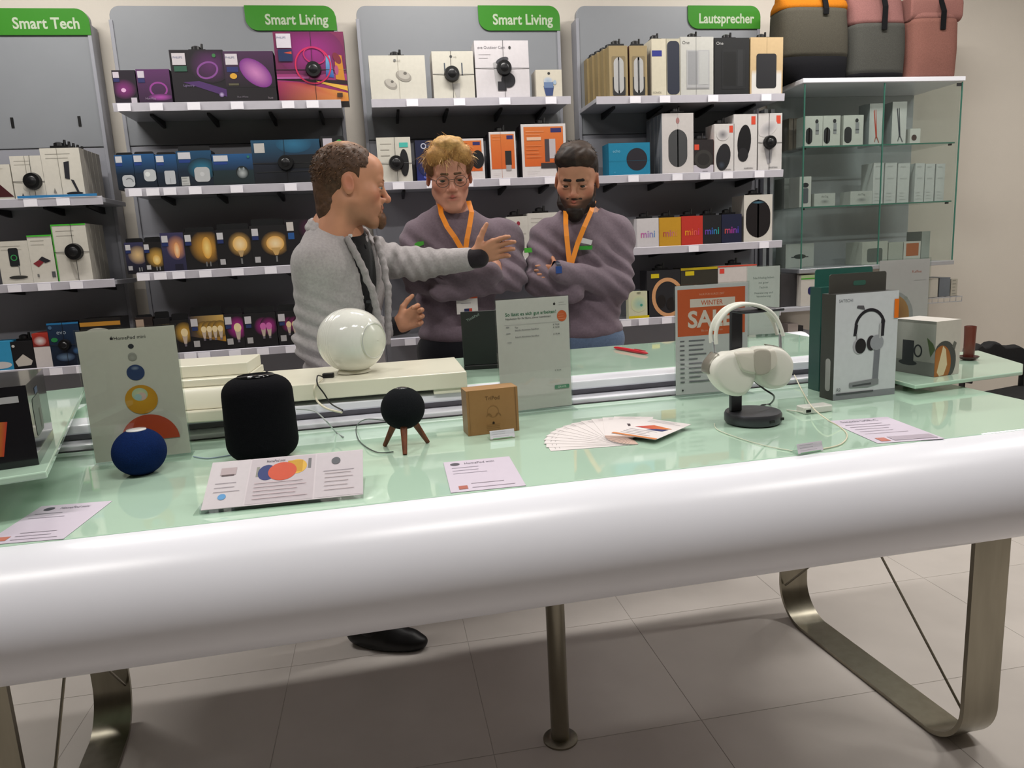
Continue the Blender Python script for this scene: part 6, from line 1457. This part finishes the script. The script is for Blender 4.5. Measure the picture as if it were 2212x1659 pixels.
SH = torso_prims(BK, .0)+[cap(nb+Vector((0, 0, -.05)), nb+Vector((.0, 0, .0)), .072, .066, .02, BK)]
SH += [cap(wrL-(wrL-elL).normalized()*.03, wrL+(wrL-elL).normalized()*.045, .036, .036, .01, '#241f24'), cap(wrR-(wrR-elR).normalized()*.05, wrR+(wrR-elR).normalized()*.03, .035, .035, .01, '#1c1a1e')]
npobj('shirt', [sdf_mesh(SH, .0065, disp=lambda P: .002*wav(P, 40, 8), cuts=(lambda P: np.where(P[..., 2] > nb.z-.02, .060-np.sqrt(((P-V(nb))[..., :2]**2).sum(-1)), -1.0),))], M_CLOTH, m1)
# collar of the shirt and knitted border of the cardigan
lp = []
def onc(u, z, r): return V(nb)+V(f1)*r*math.cos(u)+V(sd1)*r*math.sin(u)+V((0, 0, z))
for k in range(14):
    u0 = math.radians(35+k*290/14); u1 = math.radians(35+(k+1)*290/14)
    z0, z1 = (-.035+.058*math.sin(math.radians((k)*180/14)), -.035+.058*math.sin(math.radians((k+1)*180/14)))
    lp.append(cap(onc(u0, z0, .092), onc(u1, z1, .092), .013, .013, .010, CG)); lp.append(cap(onc(u0, z0+.018, .084), onc(u1, z1+.018, .084), .009, .009, .010, CG))
for sg in (-1, 1):
    pr_ = None
    for k in range(14):
        z = -.03-.36*k/13; hw_ = max(.080+.19*z, .008)+.004
        rr2 = .098+.030*min(k/4, 1)+(.012 if k > 5 else 0); p = V(nb)+V(sd1)*(sg*hw_+.012)+V(f1)*(math.sqrt(max(rr2**2-hw_**2*.6, .003))+.02)+V((0, 0, z))
        if pr_ is not None: lp.append(cap(pr_, p, .011, .011, .008, '#928d8e'))
        pr_ = p
npobj('knit_border', [sdf_mesh(lp, .004)], M_CLOTH, m1)
cl = []
for k in range(10):
    u0 = math.radians(25+k*31); u1 = math.radians(25+(k+1)*31)
    cl.append(cap(onc(u0, -.012-.02*math.cos(u0), .074), onc(u1, -.012-.02*math.cos(u1), .074), .011, .011, .012, BK))
cl += [cap(onc(.35, -.03, .080), onc(.25, -.060, .100), .010, .006, .01, BK), cap(onc(-.35, -.03, .080), onc(-.25, -.060, .100), .010, .006, .01, BK)]
npobj('shirt_collar', [sdf_mesh(cl, .004)], M_CLOTH, m1)
for (x, y, c_, nm) in ((756, 509, '#c8c8c8', 'collar_button'), (784, 606, '#3a3c3e', 'button'), (803, 652, '#3a3c3e', 'button')):
    q = A3(x, y, 2.66)+f1*.0; q = A3(x, y, 2.66+f1.y*.145); b = B(); b.cyl(q-f1*.02-m1.location, q+f1*.006-m1.location, .006, .006, c_, n=14); b.build(nm, M_PLAS, m1, smooth=True)
an1 = atZ(812, 1392, .0)
legs('#2b2a2c', '#0c0c0e', (m1.location.x, 2.70), [((atZ(800, 1385, 0).x+.015, 2.435, .06), (.90, -.40, 0)), ((m1.location.x-.02, 2.84, .06), (.95, .1, 0))], m1, .84)

# ---------------------------------------------------------------- two men in sweatshirts
def sweater_man(label, hx, fwd, roll, s, neckp, shl, shr, ell_, elr_, hand1, hand2, wst, skin, SW, jeans, hairf, feet, Yc, stub, iris, lipc, nb_dz=0, jaw=1.0, seed=1, topz=.965):
    m = person(label, (wst.x, Yc+.03, 0)); M = frameM(fwd, roll=roll); h = V(hx)
    nb_ = neckp
    inner = [cap(nb_, wst, .08, .10, .05, skin), cap(wst, (m.location.x, m.location.y, .82), .10, .10, .05, skin)]
    for s_, e_ in ((shl, ell_), (shr, elr_)): inner += [cap(s_, e_, .040, .034, .03, skin), cap(nb_, s_, .045, .045, .04, skin)]
    for dx in (-.10, .10): inner += [cap((m.location.x+dx, m.location.y, .80), (m.location.x+dx, m.location.y, .10), .07, .04, .03, skin)]
    hp_ = [sdf_mesh(hand_prims(*a), .0032) for a in hand1]
    nk = sdf_mesh([cap(h+V((0, .02, -.06)), nb_+Vector((0, .01, -.03)), .056, .062, .03, skin)], .006)
    npobj('body', [sdf_mesh(inner, .012), xf(head_part(skin, stubble=stub, lipc=lipc, jaw=jaw), M, h, s), nk]+hp_, M_SKIN, m)
    eyes(m, M, h, s, iris)
    hairf(m, M, h, s)
    up = Vector((0, 0, 1))
    P = [ell(Vector((wst.x, Yc+.03, (nb_.z+wst.z)/2+.02)), (.178, .122, .22), None, .06, SW), ell(wst+up*.0, (.155, .122, .15), None, .06, SW), ell(wst-up*.105, (.160, .124, .060), None, .03, SW),
         cap(nb_-up*.05, wst+up*.2, .085, .11, .05, SW), cap(nb_-up*.035, shl, .055, .072, .05, SW), cap(nb_-up*.035, shr, .055, .072, .05, SW),
         cap(shl, ell_, .072, .060, .04, SW), cap(shr, elr_, .072, .060, .04, SW)]
    for (a, b) in hand2: P.append(cap(a, b, .058, .044, .022, SW))
    def folds(Q):
        w = np.exp(-((Q-V(ell_))**2).sum(-1)/.02)+np.exp(-((Q-V(elr_))**2).sum(-1)/.02)
        w2 = np.exp(-((Q-V(shl))**2).sum(-1)/.02)+np.exp(-((Q-V(shr))**2).sum(-1)/.02)
        return .007*wav(Q*np.array([1, 1, .7]), 26, seed)+.008*w*np.sin(Q[..., 2]*95+Q[..., 0]*75+seed)+.004*w2*np.sin(Q[..., 2]*70+Q[..., 0]*70)
    npobj('sweatshirt', [sdf_mesh(P, .0065, disp=folds, cuts=(lambda Q: np.where(Q[..., 2] > nb_.z-.05, .066-np.sqrt(((Q-V(nb_))[..., :2]**2).sum(-1)), -1.0),))], M_CLOTH, m)
    nr = []
    for k in range(16):
        u0, u1 = 2*math.pi*k/16, 2*math.pi*(k+1)/16
        fz = lambda u: -.030+.024*math.sin(u)
        nr.append(cap(V(nb_)+V((.074*math.cos(u0), .074*math.sin(u0), fz(u0)+.0)), V(nb_)+V((.074*math.cos(u1), .074*math.sin(u1), fz(u1))), .011, .011, .008, '#3b343a'))
    npobj('neckband', [sdf_mesh(nr, .004)], M_CLOTH, m)
    legs(jeans, '#1a1a1c', (m.location.x, m.location.y), feet, m, topz, cloth_r=(.088, .062, .05))
    return m
def strip(m, name, pts, w, col, mt=None, th=.0012):
    """flat ribbon through world points facing the camera side (-Y)"""
    b = B(); vs = []
    pts = [Vector(p)-m.location for p in pts]
    for i, p in enumerate(pts):
        d = (pts[min(i+1, len(pts)-1)]-pts[max(i-1, 0)]).normalized(); sd = d.cross(Vector((0, -1, 0))).normalized()*w/2; nn_ = Vector((0, -1, 0))*th
        vs += [p-sd+nn_, p+sd+nn_, p+sd-nn_, p-sd-nn_]
    n = len(pts); fs = [(4*i+k, 4*i+(k+1) % 4, 4*i+4+(k+1) % 4, 4*i+4+k) for i in range(n-1) for k in range(4)]+[(3, 2, 1, 0), (4*n-4, 4*n-3, 4*n-2, 4*n-1)]
    b.add(vs, fs, lin(col)); return b.build(name, mt or mat('lanyard_band', attr=True, rough=.5, noise=.03), m)
Y1 = 2.93
def hair_w1(m, M, h, s):
    hc = '#8a6238'
    P = [ell((0, .018, .046), (.083, .103, .088), None, .02, hc), ell((-.038, -.066, .080), (.042, .030, .036), None, .012, '#a67c48'), ell((.040, -.064, .082), (.042, .030, .036), None, .02, '#a67c48'),
         ell((0, -.040, .122), (.055, .050, .022), None, .02, '#b08a54'), ell((-.068, -.020, .050), (.020, .045, .040), None, .02, '#6a4a2e'), ell((.068, -.020, .050), (.020, .045, .040), None, .02, '#6a4a2e')]
    def cut(Q):
        x, y, z = Q[..., 0], Q[..., 1], Q[..., 2]; lim = np.where(y < -.045, .046-.55*np.abs(x)*(np.abs(x) > .012), np.where(y < .03, .000, -.060)); return lim-z
    def pt(v, c):
        st = wav(v*np.array([1, .35, .6]), 240, 6); c = mixc(c, '#c9a468', .55*np.clip(st, 0, 1)*np.clip((v[:, 2]-.06)/.05, 0, 1)); c = mixc(c, '#4a3220', .5*np.clip(-st, 0, 1)); return mixc(c, '#5c4028', .6*np.clip((.04-v[:, 2])/.05, 0, 1))
    a = sdf_mesh(P, .0035, disp=lambda Q: .004*wav(Q, 90, 12)+.0025*wav(Q, 210, 13), cuts=(cut,), paint=pt)
    def base(rn):
        th = rn.rand()*6.28; ph = rn.rand()**.7*1.45; d = np.array([math.sin(ph)*math.cos(th), math.sin(ph)*math.sin(th), math.cos(ph)])
        p = np.array([0, .012, .044])+d*np.array([.080, .100, .086]); f = np.array([d[0]*.5, -.75, .25]) if p[1] < .03 else d*.6+np.array([0, .3, -.3])
        f = f+rn.normal(size=3)*.35; f /= np.linalg.norm(f); return p, f, np.array([0, 0, -.55])+rn.normal(size=3)*.12
    tf = tufts(900, 5, base, lambda rn, p: .026+.020*rn.rand(), lambda rn, p: ('#b8935c', '#8f6a3e', '#6e4e30', '#c8a672')[rn.randint(4)] if p[2] > .06 else ('#6e4e30', '#553a24')[rn.randint(2)])
    npobj('hair', [xf(a, M, h, s), xf(tf, M, h, s), xf(sdf_mesh(brows_prims('#5c4430', .0046), .0018), M, h, s)], M_HAIR, m)
    # glasses
    b = B(); T_ = lambda p: tuple((V(p)*s)@M.T+h-V(m.location))
    for sg in (-1, 1):
        b.tube([T_((sg*.032+.022*math.cos(t), -.104+.10*abs(.022*math.cos(t)), -.004+.019*math.sin(t))) for t in [2*math.pi*i/24 for i in range(25)]], .0011, '#3a3634', n=6)
        b.tube([T_((sg*.055, -.100, 0)), T_((sg*.078, -.04, .004)), T_((sg*.082, .01, .004))], .0012, '#3a3634', n=6)
    b.tube([T_((-.011, -.106, .002)), T_((0, -.110, .004)), T_((.011, -.106, .002))], .0012, '#3a3634', n=6)
    b.build('glasses', M_PLAS, m, smooth=True)
SWC = '#72646e'
def a1_(x, y, Y=Y1): return A3(x, y, Y)
w1 = sweater_man('blond young man with glasses, dark grey sweatshirt and crossed arms', A3(970, 379, Y1-.04), (-.02, -.97, -.26), .03, 1.04, a1_(985, 478, Y1+.03), a1_(912, 520, Y1+.03), a1_(1088, 516, Y1+.03),
        a1_(905, 600, Y1-.06), a1_(1106, 598, Y1-.06), [(A3(1066, 588, Y1-.115), (.8, .75, .1), (0, 1, 0), (-.2, 0, 1), '#b98670', .5, .95)],
        [(a1_(905, 604, Y1-.08), a1_(1060, 590, Y1-.16)), (a1_(1108, 600, Y1-.08), a1_(952, 626, Y1-.15))], a1_(985, 660, Y1+.03), '#bd8873', SWC, '#15151b', hair_w1,
        [((a1_(985, 700).x-.11, Y1+.04, .06), (-.2, -1, 0)), ((a1_(985, 700).x+.11, Y1+.04, .06), (.2, -1, 0))], Y1, None, '#5a5a50', '#a0564e', jaw=.92, seed=3)
def hair_w2(m, M, h, s):
    hc = '#241a16'
    P = [ell((0, .020, .046), (.079, .098, .084), None, .02, hc), ell((-.022, -.056, .090), (.052, .040, .038), None, .02, hc), ell((.030, -.054, .094), (.048, .040, .038), None, .02, '#33261f'), ell((0, -.01, .120), (.058, .06, .022), None, .02, '#33261f')]
    def cut(Q):
        x, y, z = Q[..., 0], Q[..., 1], Q[..., 2]; lim = np.where(y < -.035, .050-.30*np.abs(x), np.where(y < .025, .012, -.045)); return lim-z
    a = sdf_mesh(P, .0035, disp=lambda Q: .0035*wav(Q, 110, 22)+.002*wav(Q, 230, 23), cuts=(cut,), paint=lambda v, c: mixc(c, '#5c4a40', .5*np.clip(wav(v, 200, 8), 0, 1)*np.clip((v[:, 2]-.07)/.04, 0, 1)))
    BD = '#1f1613'
    bp = [cap((-.064, -.004, -.030), (-.050, -.030, -.085), .010, .018, .02, BD), cap((.064, -.004, -.030), (.050, -.030, -.085), .010, .018, .02, BD), cap((-.050, -.030, -.085), (0, -.078, -.112), .020, .022, .02, BD), cap((.050, -.030, -.085), (0, -.078, -.112), .020, .022, .02, BD),
          ell((0, -.080, -.100), (.030, .022, .028), None, .02, BD), cap((-.026, -.086, -.050), (0, -.101, -.0465), .005, .0045, .006, '#2c1f1a'), cap((.026, -.086, -.050), (0, -.101, -.0465), .005, .0045, .006, '#2c1f1a'),
          cap((0, .0, -.10), (0, -.06, -.118), .03, .02, .02, BD)]
    bd = sdf_mesh(bp, .0032, disp=lambda Q: .0018*wav(Q, 260, 33), paint=lambda v, c: mixc(c, '#6a4634', .55*np.clip((v[:, 2]+.055)/.03, 0, 1)*(np.abs(v[:, 0]) > .035)))
    def base(rn):
        th = rn.rand()*6.28; ph = rn.rand()**.7*1.2; d = np.array([math.sin(ph)*math.cos(th), math.sin(ph)*math.sin(th), math.cos(ph)]); p = np.array([0, .012, .050])+d*np.array([.074, .092, .082])
        f = np.array([d[0]*.4-.25, -.55, .55])+rn.normal(size=3)*.4; f /= np.linalg.norm(f); return p, f, np.array([0, -.1, -.45])
    tf = tufts(1300, 8, base, lambda rn, p: .018+.016*rn.rand(), lambda rn, p: ('#241a16', '#33271f', '#4a3a31')[rn.randint(3)])
    npobj('hair', [xf(a, M, h, s), xf(tf, M, h, s), xf(sdf_mesh(brows_prims('#1c1411', .0056, -.001), .0018), M, h, s)], M_HAIR, m); npobj('beard', [xf(bd, M, h, s)], M_HAIR, m)
w2 = sweater_man('bearded dark-haired man in a grey sweatshirt looking down with crossed arms', A3(1246, 388, Y1-.04), (-.36, -.86, -.30), -.06, 1.04, a1_(1262, 482, Y1+.03), a1_(1186, 516, Y1+.03), a1_(1328, 508, Y1+.03),
        a1_(1166, 602, Y1-.05), a1_(1336, 612, Y1-.06), [(A3(1206, 587, Y1-.150), (-.45, .85, -.05), (0, 1, 0), (.1, 0, 1), '#b07a5e', 1.1, .78), (A3(1240, 634, Y1-.10), (.75, .6, -.1), (0, 1, .2), (0, 0, 1), '#b07a5e', .8, .95)],
        [(a1_(1338, 616, Y1-.07), a1_(1212, 588, Y1-.18)), (a1_(1166, 606, Y1-.06), a1_(1240, 632, Y1-.14))], a1_(1262, 656, Y1+.03), '#b07f66', SWC, '#5a6c86', hair_w2,
        [((a1_(1262, 700).x-.11, Y1+.04, .06), (-.2, -1, 0)), ((a1_(1262, 700).x+.11, Y1+.04, .06), (.2, -1, 0))], Y1, ('#241812', .92), '#2c1e14', '#a55c50', seed=7)
OR = '#e88a20'
def lanyard(m, L, R, bot, Yf, badge=None):
    for side in (L, R):
        n = len(side); pts = [A3(x, y, Y) for (x, y, Y) in side]; strip(m, 'lanyard', pts, .019, OR)
    if badge:
        x0, y0, x1, y1 = badge; c = A3((x0+x1)/2, y0, Yf-.006)-m.location; W = (A3(x1, y0, Yf)-A3(x0, y0, Yf)).length; H = A3(x0, y0, Yf).z-A3(x0, y1, Yf).z
        b = B(); b.box(c.x-W/2, c.y, c.z-H, c.x+W/2, c.y+.002, c.z, '#dcd8d4'); o = b.build('badge', M_CARD, m)
        A = Art(W, H, lambda u, v, k: (c.x-W/2+u, c.y-.0004-.0002*k, c.z-H+v)); A.r(0, .86, 1, 1, '#c8502a'); A.r(.35, .0, .62, .30, '#2c3058'); A.r(.58, .1, .72, .3, '#c8483a'); A.t(.2, .62, .12, 'BAXTER', '#77737a', maxw=.5) if False else A.lines(.2, .7, .6, .72, 1, '#88848a'); A.done(o, 'print')
lanyard(w1, [(950, 440, Y1-.03), (953, 462, Y1-.085), (966, 490, Y1-.118), (982, 512, Y1-.128), (997, 538, Y1-.132)], [(1012, 434, Y1-.03), (1019, 458, Y1-.09), (1014, 490, Y1-.118), (1009, 515, Y1-.128), (1006, 538, Y1-.132)], None, Y1-.14, (985, 640, 1031, 678))
lanyard(w2, [(1222, 456, Y1-.08), (1222, 485, Y1-.115), (1224, 510, Y1-.13), (1227, 540, Y1-.14), (1230, 568, Y1-.15)], [(1284, 432, Y1-.03), (1277, 456, Y1-.10), (1262, 490, Y1-.128), (1248, 525, Y1-.135), (1235, 568, Y1-.15)], None, Y1-.15)
def patch(m, pts, Y, col, name='logo'):
    b = B(); q = [A3(x, y, Y)-m.location for x, y in pts]; n = len(q); b.add(q+[p+Vector((0, .012, 0)) for p in q], [tuple(range(n)), tuple(range(n, 2*n))[::-1]]+[(i, (i+1) % n, n+(i+1) % n, n+i) for i in range(n)], lin(col)); b.build(name, M_PRINT, m)
patch(w1, [(895, 536), (896, 526), (903, 522), (915, 521), (916, 528), (905, 533)], Y1-.085, '#58c044', 'sleeve_logo')
patch(w1, [(1028, 524), (1040, 524), (1044, 536), (1030, 537)], Y1-.122, '#58c044', 'chest_logo')
patch(w2, [(1133, 536), (1148, 535), (1150, 545), (1134, 546)], Y1-.085, '#58c044', 'sleeve_logo')
patch(w2, [(1250, 532), (1280, 530), (1279, 539), (1252, 540)], Y1-.122, '#3aa03a', 'chest_logo')
patch(w2, [(1256, 513), (1280, 519), (1277, 529), (1253, 524)], Y1-.130, '#dcd8dc', 'name_tag')
b = B(); q = A3(1203, 583, Y1-.185)-w2.location; dd_ = Vector((-.9, -.1, .08)).normalized(); b.cyl(q-dd_*.012, q+dd_*.012, .0335, .0335, '#1c2436', n=28, caps=False); b.box(q.x-.012, q.y-.038, q.z-.012, q.x+.010, q.y-.028, q.z+.014, '#2c4a8a'); b.build('wristwatch', M_PLAS, w2, smooth=True)
